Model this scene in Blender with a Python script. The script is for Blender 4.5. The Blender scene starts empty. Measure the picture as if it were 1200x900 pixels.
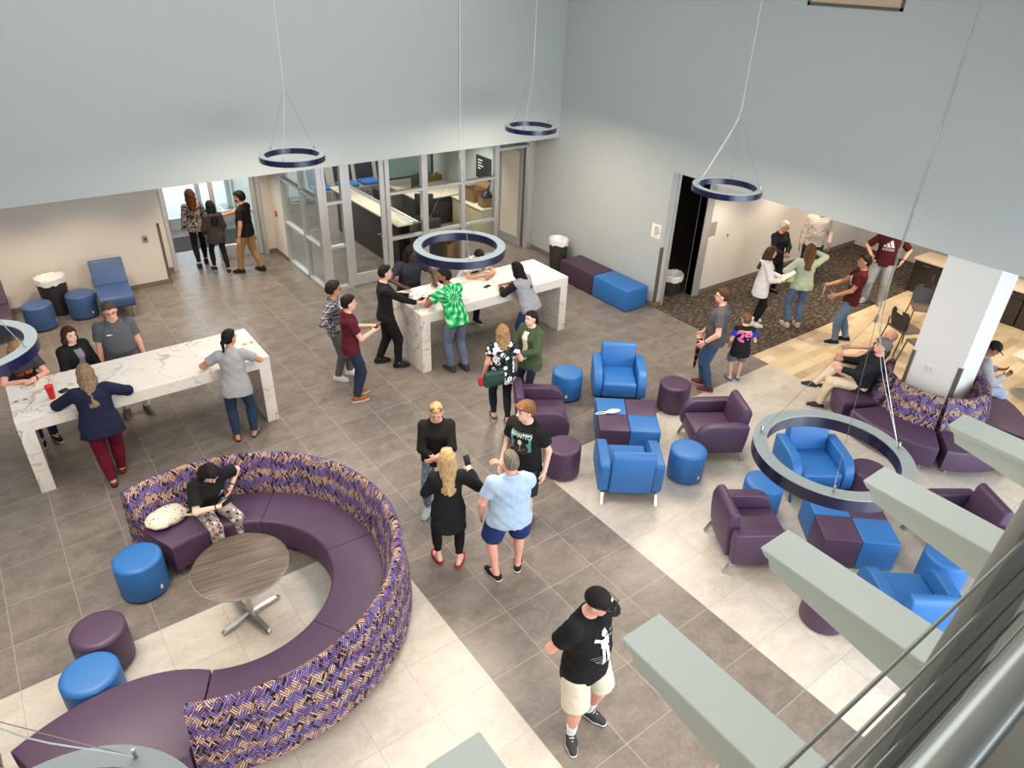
import bpy, bmesh, math, random
import numpy as np
from mathutils import Vector, Matrix, Euler
random.seed(7); RNG = np.random.default_rng(7)
C = bpy.context.scene.collection
PI = math.pi
def R(d): return math.radians(d)

# ---------------------------------------------------------------- objects
def link(o, parent=None):
    C.objects.link(o)
    if parent is not None: o.parent = parent
    return o
def tag(o, label=None, cat=None, group=None, kind=None):
    if label: o['label'] = label
    if cat: o['category'] = cat
    if group: o['group'] = group
    if kind: o['kind'] = kind
    return o
def thing(name, label, cat, loc=(0, 0, 0), rz=0.0, group=None):
    o = bpy.data.objects.new(name, None)
    o.empty_display_size = 0.1
    link(o); o.location = loc; o.rotation_euler = (0, 0, rz)
    return tag(o, label, cat, group)
def obj(name, bm, mat, parent=None, smooth=True, label=None, angle=40, recalc=True):
    if recalc: bmesh.ops.recalc_face_normals(bm, faces=bm.faces)
    me = bpy.data.meshes.new(name); bm.to_mesh(me); bm.free()
    for m in (mat if isinstance(mat, (list, tuple)) else [mat]): me.materials.append(m)
    if smooth:
        me.polygons.foreach_set('use_smooth', [True]*len(me.polygons))
        try: me.set_sharp_from_angle(angle=R(angle))
        except Exception: pass
    o = bpy.data.objects.new(name, me); link(o, parent)
    if label: o['label'] = label
    return o
def struct(name, bm, mat, smooth=False, parent=None):
    o = obj(name, bm, mat, parent, smooth)
    if parent is None: o['kind'] = 'structure'
    return o
def copy_tree(o, parent=None):
    c = o.copy(); link(c, parent)
    for ch in list(o.children): copy_tree(ch, c)
    return c
def place(proto, used, loc, rz, label, group=None):
    r = proto if not used else copy_tree(proto)
    r.location = loc; r.rotation_euler = (0, 0, rz); r['label'] = label
    if group: r['group'] = group
    return r
# ---------------------------------------------------------------- mesh builders
def BM(): return bmesh.new()
def _xf(vs, M):
    if M is not None:
        for v in vs: v.co = M @ v.co
def add_box(bm, x0, x1, y0, y1, z0, z1, bev=0.0, seg=2, M=None, mi=0):
    co = [(x0,y0,z0),(x1,y0,z0),(x1,y1,z0),(x0,y1,z0),(x0,y0,z1),(x1,y0,z1),(x1,y1,z1),(x0,y1,z1)]
    vs = [bm.verts.new(c) for c in co]
    fs = [bm.faces.new([vs[i] for i in f]) for f in ((3,2,1,0),(4,5,6,7),(0,1,5,4),(1,2,6,5),(2,3,7,6),(3,0,4,7))]
    for f in fs: f.material_index = mi
    if bev > 0:
        es = list({e for f in fs for e in f.edges})
        r = bmesh.ops.bevel(bm, geom=es, offset=bev, segments=seg, affect='EDGES', profile=0.5, clamp_overlap=True)
        vs = list({v for v in r['verts']} | {v for f in r['faces'] for v in f.verts} | {v for v in vs if v.is_valid})
        for f in r['faces']: f.material_index = mi
    _xf(vs, M)
    return vs
def box(x0, x1, y0, y1, z0, z1, bev=0.0, seg=2, M=None):
    bm = BM(); add_box(bm, x0, x1, y0, y1, z0, z1, bev, seg, M); return bm
def add_prism(bm, pts, lo, hi, axis='x', bev=0.0, seg=2, M=None):
    n = len(pts)
    def mk(p, h):
        if axis == 'x': return (h, p[0], p[1])
        if axis == 'y': return (p[0], h, p[1])
        return (p[0], p[1], h)
    a = [bm.verts.new(mk(p, lo)) for p in pts]; b = [bm.verts.new(mk(p, hi)) for p in pts]
    fs = [bm.faces.new(a[::-1]), bm.faces.new(b)]
    for i in range(n): fs.append(bm.faces.new([a[i], a[(i+1) % n], b[(i+1) % n], b[i]]))
    vs = a + b
    if bev > 0:
        bmesh.ops.recalc_face_normals(bm, faces=fs)
        es = [e for e in {e for f in fs for e in f.edges} if e.calc_face_angle(0) > R(35)]
        r = bmesh.ops.bevel(bm, geom=es, offset=bev, segments=seg, affect='EDGES', profile=0.5, clamp_overlap=True)
        vs = list({v for f in r['faces'] for v in f.verts} | {v for v in vs if v.is_valid})
    _xf(vs, M)
    return vs
def prism(pts, lo, hi, axis='x', bev=0.0, seg=2, M=None):
    bm = BM(); add_prism(bm, pts, lo, hi, axis, bev, seg, M); return bm
def add_lathe(bm, prof, n=40, M=None, caps=True):
    rings = []
    for r, z in prof:
        rings.append([bm.verts.new((r*math.cos(2*PI*i/n), r*math.sin(2*PI*i/n), z)) for i in range(n)])
    for a, b in zip(rings[:-1], rings[1:]):
        for i in range(n): bm.faces.new([a[i], a[(i+1) % n], b[(i+1) % n], b[i]])
    if caps:
        bm.faces.new(rings[0][::-1]); bm.faces.new(rings[-1])
    _xf([v for r in rings for v in r], M)
def lathe(prof, n=40, M=None, caps=True):
    bm = BM(); add_lathe(bm, prof, n, M, caps); return bm
def add_tube(bm, pts, r, n=10, closed=False, cap=True):
    P = [Vector(p) for p in pts]; m = len(P); rings = []
    up = None
    for i, p in enumerate(P):
        if closed: t = (P[(i+1) % m] - P[i-1]).normalized()
        else: t = (P[min(i+1, m-1)] - P[max(i-1, 0)]).normalized()
        if up is None:
            up = Vector((0,0,1)) if abs(t.z) < .9 else Vector((1,0,0))
        a = t.cross(up).normalized(); up = a.cross(t).normalized()
        rr = r[i] if isinstance(r, (list, tuple)) else r
        rings.append([bm.verts.new(p + rr*(math.cos(2*PI*k/n)*a + math.sin(2*PI*k/n)*up)) for k in range(n)])
    for i in range(m if closed else m-1):
        A, B = rings[i], rings[(i+1) % m]
        for k in range(n): bm.faces.new([A[k], A[(k+1) % n], B[(k+1) % n], B[k]])
    if cap and not closed:
        bm.faces.new(rings[0][::-1]); bm.faces.new(rings[-1])
def tube(pts, r, n=10, closed=False):
    bm = BM(); add_tube(bm, pts, r, n, closed); return bm
def bezier(p0, p1, p2, p3, n=12):
    out = []
    for i in range(n+1):
        t = i/n; s = 1-t
        out.append(tuple(s**3*a+3*s*s*t*b+3*s*t*t*c+t**3*d for a, b, c, d in zip(p0, p1, p2, p3)))
    return out
def quad(bm, a, b, c, d):
    return bm.faces.new([bm.verts.new(p) for p in (a, b, c, d)])
def plane_xy(x0, x1, y0, y1, z=0.0):
    bm = BM(); quad(bm, (x0,y0,z),(x1,y0,z),(x1,y1,z),(x0,y1,z)); return bm

# ---------------------------------------------------------------- materials
def srgb(r, g, b):
    f = lambda c: (c/255/12.92) if c/255 <= .04045 else ((c/255+.055)/1.055)**2.4
    return (f(r), f(g), f(b), 1.0)
class NT:
    def __init__(s, name):
        s.m = bpy.data.materials.new(name); s.m.use_nodes = True
        s.t = s.m.node_tree; s.n = s.t.nodes; s.b = s.n['Principled BSDF']
    def add(s, typ, **kw):
        n = s.n.new(typ)
        for k, v in kw.items(): setattr(n, k, v)
        return n
    def ln(s, a, b): s.t.links.new(a, b)
    def val(s, sock, v):
        if hasattr(v, 'is_linked'): s.ln(v, sock)
        else: sock.default_value = v
    def math(s, op, a, b=None, c=None):
        n = s.add('ShaderNodeMath', operation=op)
        s.val(n.inputs[0], a)
        if b is not None: s.val(n.inputs[1], b)
        if c is not None: s.val(n.inputs[2], c)
        return n.outputs[0]
    def mix(s, f, a, b, blend='MIX'):
        n = s.add('ShaderNodeMix', data_type='RGBA', blend_type=blend)
        s.val(n.inputs[0], f); s.val(n.inputs[6], a); s.val(n.inputs[7], b)
        return n.outputs[2]
    def coord(s, which='Object'): return s.add('ShaderNodeTexCoord').outputs[which]
    def mapping(s, v, loc=(0,0,0), rot=(0,0,0), sc=(1,1,1)):
        n = s.add('ShaderNodeMapping'); s.ln(v, n.inputs[0])
        n.inputs['Location'].default_value = loc; n.inputs['Rotation'].default_value = rot; n.inputs['Scale'].default_value = sc
        return n.outputs[0]
    def sep(s, v):
        n = s.add('ShaderNodeSeparateXYZ'); s.ln(v, n.inputs[0]); return n.outputs
    def noise(s, v, scale, detail=3, rough=.55, dist=0.0):
        n = s.add('ShaderNodeTexNoise'); s.ln(v, n.inputs['Vector'])
        n.inputs['Scale'].default_value = scale; n.inputs['Detail'].default_value = detail
        n.inputs['Roughness'].default_value = rough; n.inputs['Distortion'].default_value = dist
        return n.outputs['Fac']
    def ramp(s, f, stops, interp='LINEAR'):
        n = s.add('ShaderNodeValToRGB'); s.ln(f, n.inputs[0]); e = n.color_ramp; e.interpolation = interp
        while len(e.elements) < len(stops): e.elements.new(0.5)
        for el, (p, c) in zip(e.elements, stops):
            el.position = p; el.color = c if len(c) == 4 else (*c, 1)
        return n.outputs[0]
    def bump(s, h, strength=.2, dist=.01):
        n = s.add('ShaderNodeBump'); n.inputs['Strength'].default_value = strength; n.inputs['Distance'].default_value = dist
        s.ln(h, n.inputs['Height']); s.ln(n.outputs[0], s.b.inputs['Normal'])
    def base(s, c): s.val(s.b.inputs['Base Color'], c)
    def set(s, rough=None, metal=None, spec=None, trans=None, ior=None, coat=None):
        if rough is not None: s.val(s.b.inputs['Roughness'], rough)
        if metal is not None: s.b.inputs['Metallic'].default_value = metal
        if spec is not None: s.b.inputs['Specular IOR Level'].default_value = spec
        if trans is not None: s.b.inputs['Transmission Weight'].default_value = trans
        if ior is not None: s.b.inputs['IOR'].default_value = ior
        if coat is not None: s.b.inputs['Coat Weight'].default_value = coat
_MC = {}
def plain(name, col, rough=.6, metal=0.0, spec=.5, var=.06, scale=12.0):
    key = (name,)
    if key in _MC: return _MC[key]
    t = NT(name)
    f = t.noise(t.coord(), scale, 3)
    d = tuple(c*(1-var) for c in col[:3])+(1,); l = tuple(min(1, c*(1+var)) for c in col[:3])+(1,)
    t.base(t.mix(f, d, l)); t.set(rough, metal, spec)
    _MC[key] = t.m; return t.m
def cloth(col, name=None, rough=.9, fuzz=.10):
    key = ('cloth', tuple(round(c, 4) for c in col[:3]), name)
    if key in _MC: return _MC[key]
    t = NT(name or 'cloth')
    v = t.coord()
    f = t.noise(v, 18, 4, .6)
    d = tuple(c*(1-fuzz*1.6) for c in col[:3])+(1,); l = tuple(min(1, c*(1+fuzz*1.6)) for c in col[:3])+(1,)
    t.base(t.mix(f, d, l)); t.set(rough, 0, .25)
    h = t.noise(t.mapping(v, sc=(1, 1, .45)), 9, 3, .5, .6)
    t.bump(h, .45, .02)
    _MC[key] = t.m; return t.m
def leather(name, col):
    t = NT(name); v = t.coord()
    f = t.noise(v, 6, 2)
    d = tuple(c*.93 for c in col[:3])+(1,); l = tuple(min(1, c*1.07) for c in col[:3])+(1,)
    t.base(t.mix(f, d, l)); t.set(.48, 0, .6)
    t.bump(t.noise(v, 220, 2), .06, .002)
    return t.m
def emit(name, col, s):
    t = NT(name); t.b.inputs['Emission Color'].default_value = col; t.b.inputs['Emission Strength'].default_value = s
    t.base((0, 0, 0, 1)); return t.m
def tile_mat(name, c1, c2, grout, gw=.006, rough=.33, streak=1.0):
    t = NT(name); v = t.coord(); x, y, z = t.sep(v)
    S = .61
    fx = t.math('FRACT', t.math('DIVIDE', x, S)); fy = t.math('FRACT', t.math('DIVIDE', y, S))
    g = gw/S/2
    ex = t.math('MINIMUM', fx, t.math('SUBTRACT', 1.0, fx)); ey = t.math('MINIMUM', fy, t.math('SUBTRACT', 1.0, fy))
    e = t.math('MINIMUM', ex, ey); gm = t.math('LESS_THAN', e, g)
    cb = t.add('ShaderNodeCombineXYZ')
    t.ln(t.math('FLOOR', t.math('DIVIDE', x, S)), cb.inputs[0]); t.ln(t.math('FLOOR', t.math('DIVIDE', y, S)), cb.inputs[1])
    wn = t.add('ShaderNodeTexWhiteNoise', noise_dimensions='3D'); t.ln(cb.outputs[0], wn.inputs['Vector'])
    ad = t.add('ShaderNodeVectorMath', operation='MULTIPLY_ADD'); t.ln(wn.outputs['Color'], ad.inputs[0])
    ad.inputs[1].default_value = (30, 30, 30); t.ln(v, ad.inputs[2])
    n1 = t.noise(t.mapping(ad.outputs[0], sc=(1, 1.5*streak, 1)), 3.2, 5, .62, .4)
    n2 = t.noise(ad.outputs[0], 26, 4, .6)
    f = t.math('MULTIPLY_ADD', n2, .35, t.math('MULTIPLY', n1, .65))
    col = t.ramp(f, [(.33, c1), (.67, c2)])
    tv = t.math('MULTIPLY_ADD', wn.outputs['Value'], .10, .95)
    cm = t.add('ShaderNodeVectorMath', operation='SCALE'); t.ln(col, cm.inputs[0]); t.ln(tv, cm.inputs['Scale'])
    t.base(t.mix(gm, cm.outputs[0], grout))
    t.set(t.math('MULTIPLY_ADD', gm, .4, t.math('MULTIPLY_ADD', f, .2, rough-.1)), 0, .5)
    return t.m
def marble_mat():
    t = NT('white_marble'); v = t.coord()
    n = t.noise(v, 1.3, 5, .6)
    d = t.add('ShaderNodeVectorMath', operation='MULTIPLY_ADD')
    nn = t.add('ShaderNodeTexNoise'); t.ln(v, nn.inputs['Vector']); nn.inputs['Scale'].default_value = 1.6; nn.inputs['Detail'].default_value = 5
    t.ln(nn.outputs['Color'], d.inputs[0]); d.inputs[1].default_value = (1.1, 1.1, 1.1); t.ln(v, d.inputs[2])
    def vein(scale, w, rot):
        mp = t.mapping(d.outputs[0], rot=rot)
        k = t.noise(mp, scale, 2, .4)
        a = t.math('ABSOLUTE', t.math('SUBTRACT', k, .5))
        return t.math('SUBTRACT', 1.0, t.math('MINIMUM', t.math('DIVIDE', a, w), 1.0))
    v1 = vein(1.1, .012, (0, 0, .6)); v2 = vein(2.3, .012, (.4, .2, 1.3))
    gate = t.ramp(n, [(.34, (0, 0, 0)), (.52, (1, 1, 1))])
    f = t.math('MULTIPLY', t.math('MAXIMUM', v1, t.math('MULTIPLY', v2, .7)), gate)
    cl = t.ramp(n, [(.3, (.74, .70, .655)), (.7, (.80, .77, .735))])
    t.base(t.mix(t.math('MULTIPLY', f, .8), cl, srgb(132, 122, 112))); t.set(.22, 0, .5)
    return t.m
def weave_mat(name):
    """patches of parallel tan and violet strokes, turned from patch to patch, on a near black ground"""
    t = NT(name); uv = t.coord('UV'); u, v, w = t.sep(uv)
    wob = t.noise(uv, 5, 2)
    uu = t.math('MULTIPLY_ADD', wob, .05, u); vv = t.math('MULTIPLY_ADD', wob, .05, v)
    p = t.math('MULTIPLY_ADD', uu, .82, t.math('MULTIPLY', vv, .57)); q = t.math('MULTIPLY_ADD', uu, -.82, t.math('MULTIPLY', vv, .57))
    cell = .080; per = .020
    fp = t.math('FLOOR', t.math('DIVIDE', p, cell)); fq = t.math('FLOOR', t.math('DIVIDE', q, cell))
    par = t.math('PINGPONG', t.math('ADD', fp, fq), 1.0)
    def stroke(c, o, width):
        pi_ = t.math('DIVIDE', c, per); f = t.math('FRACT', pi_); row = t.math('FLOOR', pi_)
        wn = t.add('ShaderNodeTexWhiteNoise', noise_dimensions='2D'); cb = t.add('ShaderNodeCombineXYZ'); t.ln(row, cb.inputs[0])
        t.ln(t.math('FLOOR', t.math('MULTIPLY_ADD', wob, 2.0, t.math('DIVIDE', o, .085))), cb.inputs[1]); t.ln(cb.outputs[0], wn.inputs['Vector'])
        return t.math('LESS_THAN', t.math('ABSOLUTE', t.math('SUBTRACT', f, .5)), width), wn.outputs['Value']
    s1, r1 = stroke(p, q, .29); s2, r2 = stroke(q, p, .29)
    s3, r3 = stroke(p, q, .20); s4, r4 = stroke(q, p, .20)
    fat = t.math('MAXIMUM', t.math('MULTIPLY', s1, t.math('SUBTRACT', 1.0, par)), t.math('MULTIPLY', s2, par))
    thin = t.math('MULTIPLY', t.math('MAXIMUM', s3, s4), t.math('GREATER_THAN', t.math('ADD', r3, r4), .62))
    on = t.math('GREATER_THAN', t.math('MULTIPLY_ADD', par, t.math('SUBTRACT', r2, r1), r1), .17)
    rr = t.math('MULTIPLY_ADD', par, t.math('SUBTRACT', r2, r1), r1)
    band = t.math('SINE', t.math('MULTIPLY_ADD', t.math('SINE', t.math('MULTIPLY', u, 13.0)), .9, t.math('MULTIPLY', v, 30.0)))
    bw = t.math('GREATER_THAN', t.math('MULTIPLY_ADD', band, .42, rr), .53)
    ca = t.mix(bw, srgb(206, 176, 152), srgb(128, 114, 180)); cb_ = t.mix(bw, srgb(164, 130, 118), srgb(106, 82, 126))
    col = t.mix(t.math('GREATER_THAN', t.math('FRACT', t.math('MULTIPLY', rr, 7.0)), .55), ca, cb_)
    bg = t.mix(t.math('MULTIPLY', thin, .9), srgb(30, 22, 32), t.mix(bw, srgb(110, 84, 92), srgb(78, 66, 112)))
    t.base(t.mix(t.math('MULTIPLY', fat, on), bg, col)); t.set(.85, 0, .25)
    return t.m

M_WALL = plain('wall_paint', (.465, .50, .495, 1), .75, var=.015, scale=3)
M_WALLW = plain('warm_wall_paint', (.70, .675, .635, 1), .75, var=.015, scale=3)
M_CEIL = plain('ceiling_white', (.75, .74, .72, 1), .85, var=.01)
M_BASE = plain('baseboard_taupe', srgb(120, 110, 100), .6)
M_DARKTILE = tile_mat('taupe_floor_tile', srgb(104, 97, 92), srgb(141, 132, 124), srgb(176, 166, 154))
M_LIGHTTILE = tile_mat('ivory_floor_tile', srgb(188, 180, 170), srgb(214, 208, 198), srgb(160, 152, 142), gw=.004, rough=.34)
M_MARBLE = marble_mat()
M_WEAVE = weave_mat('woven_upholstery')
M_PURPLE = leather('plum_vinyl', srgb(72, 49, 78))
M_BLUE = leather('blue_vinyl', srgb(40, 108, 178))
M_NAVYBLUE = leather('slate_blue_vinyl', srgb(62, 92, 142))
M_CHROME = plain('brushed_chrome', (.62, .61, .59, 1), .28, 1.0, var=.03)
M_ALU = plain('anodised_aluminium', (.62, .62, .62, 1), .38, .6, var=.03)
M_DOORGREY = plain('grey_painted_steel', srgb(150, 148, 146), .5)
M_BLACK = plain('black_plastic', (.012, .012, .013, 1), .45)
M_CHAR = plain('charcoal_plastic', srgb(52, 50, 50), .5)
M_WHITE = plain('white_plastic', (.82, .82, .80, 1), .4, var=.02)
M_PAPER = plain('white_paper', (.86, .85, .82, 1), .8, var=.02)
M_RINGBLUE = plain('navy_enamel', srgb(8, 16, 66), .22, 0.0, .6, var=.15, scale=30)
M_RINGTOP = plain('pale_grey_enamel', srgb(196, 206, 204), .4, var=.03)
M_WHITEPAINT = plain('white_column_paint', (.70, .70, .69, 1), .7, var=.015, scale=3)
M_FIN = plain('pale_green_grey_paint', srgb(226, 234, 224), .5, var=.02, scale=5)
M_FASCIA = plain('taupe_painted_steel', srgb(150, 148, 138), .45, var=.03)
M_STEEL = plain('satin_steel', (.55, .55, .53, 1), .25, 1.0, var=.03)
M_ESPRESSO = plain('espresso_laminate', srgb(50, 42, 38), .45, var=.12, scale=20)
M_CREAMTOP = plain('cream_worktop', srgb(226, 210, 190), .35, var=.04)
M_LINER = plain('white_bin_liner', (.80, .80, .80, 1), .35, var=.05, scale=30)
M_CARDBOARD = plain('brown_cardboard', srgb(150, 112, 78), .8)
def glass_mat(name, col=(.93, .97, .96, 1), fac=.90):
    t = NT(name); out = t.n['Material Output']
    tr = t.add('ShaderNodeBsdfTransparent'); tr.inputs[0].default_value = col
    gl = t.add('ShaderNodeBsdfGlossy'); gl.inputs['Roughness'].default_value = .02
    lw = t.add('ShaderNodeLayerWeight'); lw.inputs[0].default_value = .12
    f = t.math('MULTIPLY_ADD', lw.outputs['Fresnel'], .35, .012)
    mx = t.add('ShaderNodeMixShader'); t.ln(f, mx.inputs[0]); t.ln(tr.outputs[0], mx.inputs[1]); t.ln(gl.outputs[0], mx.inputs[2])
    t.ln(mx.outputs[0], out.inputs['Surface']); return t.m
M_GLASS = glass_mat('clear_glass')
M_FROST = plain('frosted_film_glass', srgb(206, 200, 184), .35, var=.05, scale=2)
def carpet_mat():
    t = NT('charcoal_loop_carpet'); v = t.coord()
    n = t.noise(t.mapping(v, rot=(0, 0, R(-8)), sc=(5, 17, 1)), 1.6, 2, .6, .2)
    n2 = t.noise(v, 160, 2)
    f = t.math('MULTIPLY_ADD', n2, .3, t.math('MULTIPLY', n, .7))
    t.base(t.ramp(f, [(.36, srgb(52, 47, 44)), (.5, srgb(78, 70, 65)), (.58, srgb(112, 103, 95)), (.68, srgb(156, 146, 136))]))
    t.set(.95, 0, .1); t.bump(n2, .5, .01); return t.m
M_CARPET = carpet_mat()
def plank_mat():
    t = NT('blond_wood_plank'); v = t.coord()
    b = t.add('ShaderNodeTexBrick'); t.ln(t.mapping(v, rot=(0, 0, R(0))), b.inputs['Vector'])
    b.offset = .37; b.inputs['Scale'].default_value = 1.0; b.inputs['Brick Width'].default_value = .62; b.inputs['Row Height'].default_value = .17
    b.inputs['Mortar Size'].default_value = .0015; b.inputs['Bias'].default_value = 0.0
    b.inputs['Color1'].default_value = (0, 0, 0, 1); b.inputs['Color2'].default_value = (1, 1, 1, 1); b.inputs['Mortar'].default_value = (.45, .45, .45, 1)
    gr = t.noise(t.mapping(v, sc=(2.2, 22, 1)), 2.0, 4, .6, .5)
    f = t.math('MULTIPLY_ADD', gr, .45, t.math('MULTIPLY', t.sep(b.outputs['Color'])[0], .55))
    t.base(t.ramp(f, [(.12, srgb(176, 154, 124)), (.45, srgb(206, 186, 154)), (.85, srgb(230, 214, 186))]))
    t.set(.42, 0, .4); return t.m
M_PLANK = plank_mat()
def walnut_mat():
    t = NT('grey_brown_wood_laminate'); v = t.coord()
    n = t.noise(t.mapping(v, rot=(0, 0, R(-52)), sc=(1.5, 34, 1)), 1.6, 5, .65, .3)
    t.base(t.ramp(n, [(.3, srgb(66, 56, 52)), (.5, srgb(92, 80, 73)), (.7, srgb(122, 108, 98))])); t.set(.4, 0, .4); return t.m
M_WALNUT = walnut_mat()
# ================================================================ SETTING
H2 = 2.75; TOP = 7.2
def multi_planes(rects, z=0.0):
    bm = BM()
    for x0, x1, y0, y1 in rects: quad(bm, (x0,y0,z),(x1,y0,z),(x1,y1,z),(x0,y1,z))
    return bm
struct('floor', multi_planes([(-6.6, 0, 1.83, 11.7), (0, 2.44, -8, 11.7), (2.44, 7.75, 1.83, 16), (0, 2.44, 11.7, 14.4)]), M_DARKTILE)
struct('floor', multi_planes([(-6.6, 0, -8, 1.83), (2.44, 7.75, -8, 1.83)]), M_LIGHTTILE)
struct('floor', multi_planes([(7.75, 15.2, 2.2, 7.2)]), M_CARPET)
struct('floor', multi_planes([(7.75, 15.2, -8, 2.2)]), M_PLANK)
struct('ground', multi_planes([(-12, 14, 16.0, 40), (-12, 0, 14.4, 16), (0, 2.44, 14.4, 16)], -.02), plain('pale_concrete_paving', srgb(190, 190, 192), .9))

bm = BM()
add_box(bm, 7.75, 7.93, 4.66, 16.2, 0, TOP)
add_box(bm, 7.75, 8.45, -8, 4.66, H2, TOP)
struct('wall_right', bm, M_WALL)
struct('column_right', box(7.75, 8.45, -1.06, -.36, 0, H2-.002), M_WHITEPAINT)
struct('wall_back', box(-6.6, 7.749, 7.98, 8.18, H2, TOP), M_WALL)
bm = BM()
add_box(bm, -6.6, 0, 11.0, 11.2, 0, H2); add_box(bm, -.2, 0, 11.2, 11.62, 0, H2)
add_box(bm, -.2, .22, 11.62, 11.8, 0, H2); add_box(bm, 2.28, 2.48, 11.62, 11.8, 0, H2)
add_box(bm, .22, 2.28, 11.62, 11.8, 2.3, H2)
struct('wall_left', bm, M_WALLW)
bm = BM(); add_box(bm, 2.48, 2.62, 10.87, 14.4, 0, H2); struct('wall_entrance', bm, M_WALLW)
bm = BM(); add_box(bm, 8.86, 15.2, 4.63, 4.80, 0, H2); struct('wall_corridor', bm, M_WALLW)
bm = BM(); add_box(bm, 7.93, 10.2, 7.0, 7.15, 0, H2); add_box(bm, 10.1, 10.2, 4.8, 7.0, 0, H2); struct('wall_storeroom', bm, plain('dark_room_shade', (.03, .03, .03, 1), .9))  # near-black colour puts the dark room's shade into its walls
struct('wall_far', box(15.2, 15.35, -8, 4.8, 0, H2), M_WALLW)
struct('wall_office', box(2.62, 7.75, 15.6, 15.75, 0, H2), M_WALLW)
struct('wall_west', box(-6.75, -6.6, -8, 11.2, 0, TOP), M_WALL)
bm = BM(); add_box(bm, -6.6, 7.75, -8.2, -8, 4.6, TOP); add_box(bm, -6.6, -2.5, -8.2, -8, 0, 4.6); struct('wall_front', bm, M_WALL)
struct('ceiling', box(-6.75, 8.45, -8.2, 8.18, TOP, TOP+.1), M_CEIL)
bm = BM(); add_box(bm, -6.6, 7.75, 8.18, 16.2, H2, H2+.08); add_box(bm, 8.45, 15.35, -8, 7.2, H2, H2+.08); add_box(bm, 7.93, 8.45, 4.67, 7.2, H2, H2+.08)
struct('ceiling', bm, M_CEIL)
# baseboards
def baseboard(name, segs, h=.105):
    bm = BM()
    for s in segs: add_box(bm, *s, 0, h, .004, 1)
    struct(name, bm, M_BASE)
baseboard('baseboard_right', [(7.738, 7.752, 4.66, 8.76), (7.738, 7.93, 4.645, 4.662)])
baseboard('baseboard_left', [(-6.6, 0.012, 10.985, 11.0), (-.002, .012, 10.985, 11.62), (.0, .2, 11.605, 11.62), (2.3, 2.48, 11.605, 11.62), (2.465, 2.48, 10.87, 11.62)])
baseboard('baseboard_corridor', [(9.08, 15.2, 4.615, 4.63)])
baseboard('baseboard_column', [(7.735, 7.752, -1.075, -.345), (7.75, 8.46, -1.075, -1.06), (7.75, 8.46, -.36, -.345)])
# corner guards
M_GUARD = plain('dark_corner_guard', srgb(96, 90, 84), .4)
def guard(n, x, y, sx, sy, z0=.11, z1=1.28):
    bm = BM(); w = .05
    add_box(bm, min(x, x+sx*w), max(x, x+sx*w), y-.003*sy if sy < 0 else y-.003, y+.003, z0, z1)
    add_box(bm, x-.003, x+.003, min(y, y+sy*w), max(y, y+sy*w), z0, z1)
    struct('trim_%d' % n, bm, M_GUARD)
guard(1, 7.745, 4.655, 1, 1); guard(2, -.0, 10.995, -1, 1); guard(3, 7.745, -1.066, 1, 1); guard(4, 7.745, -.354, 1, -1)
# upper wall window, its lit look put into the beige pane colour
bm = BM()
for s in ((7.735, 7.75, 1.22, 1.26, 5.6, 6.9), (7.735, 7.75, 2.6, 2.64, 5.6, 6.9), (7.735, 7.75, 1.22, 2.64, 5.6, 5.64), (7.735, 7.75, 1.22, 2.64, 6.86, 6.9)): add_box(bm, *s)
w = struct('window_1', bm, plain('dark_bronze_frame', srgb(92, 84, 74), .5))
obj('pane', box(7.742, 7.748, 1.26, 2.6, 5.64, 6.86), plain('beige_lit_pane', srgb(196, 176, 148), .5), w)

# ---------------------------------------------------------------- office glazing (north-east corner)
def glazing(name, bars, panes):
    bm = BM()
    for b in bars: add_box(bm, *b, .004, 1)
    w = struct(name, bm, M_ALU)
    g = BM()
    for p in panes: add_box(g, *p)
    o = obj('glass_pane', g, M_GLASS, w, False)
    return w
X0 = 2.48; Y0 = 8.80; D = .11
glazing('window_2',
    [(X0, X0+D, Y0, Y0+.13, 0, H2), (X0, X0+D, 9.71, 9.77, 0, H2), (X0, X0+D, 10.80, 10.87, 0, H2),
     (X0, X0+D, 8.93, 10.80, 0, .07), (X0, X0+D, 8.93, 10.80, .90, .96), (X0, X0+D, 8.93, 10.80, 1.87, 1.93), (X0, X0+D, 8.93, 10.80, 2.69, H2)],
    [(X0+.05, X0+.058, 8.93, 9.71, .07, 2.69), (X0+.05, X0+.058, 9.77, 10.80, .07, 2.69)])
Yb = Y0; Ye = Y0+.11
glazing('window_3',
    [(2.59, 2.66, Yb, Ye, 0, H2), (2.97, 3.07, Yb, Ye, 0, H2), (2.66, 2.97, Yb, Ye, 0, .08), (2.66, 2.97, Yb, Ye, .90, .96), (2.66, 2.97, Yb, Ye, 1.80, 1.86), (2.59, 7.12, Yb, Ye, 2.69, H2)],
    [(2.66, 2.97, Yb+.05, Yb+.058, .08, 2.69)])
glazing('window_4',
    [(3.93, 4.03, Yb, Ye, 0, H2), (4.78, 4.92, Yb, Ye, 0, H2), (5.76, 5.86, Yb, Ye, 0, H2), (6.66, 6.77, Yb, Ye, 0, H2)] +
    [(a, b, Yb, Ye, z, z+.06) for a, b in ((4.03, 4.78), (4.92, 5.76), (5.86, 6.66)) for z in (.0, .84, 1.80)],
    [(a, b, Yb+.05, Yb+.058, .06, 2.69) for a, b in ((4.03, 4.78), (4.92, 5.76), (5.86, 6.66))])
glazing('window_5', [(7.60, 7.749, Yb-.02, Ye+.02, 0, H2), (6.77, 7.60, Yb, Ye, 2.4, 2.46)], [(6.77, 7.60, Yb+.05, Yb+.058, 2.46, 2.69)])
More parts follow.
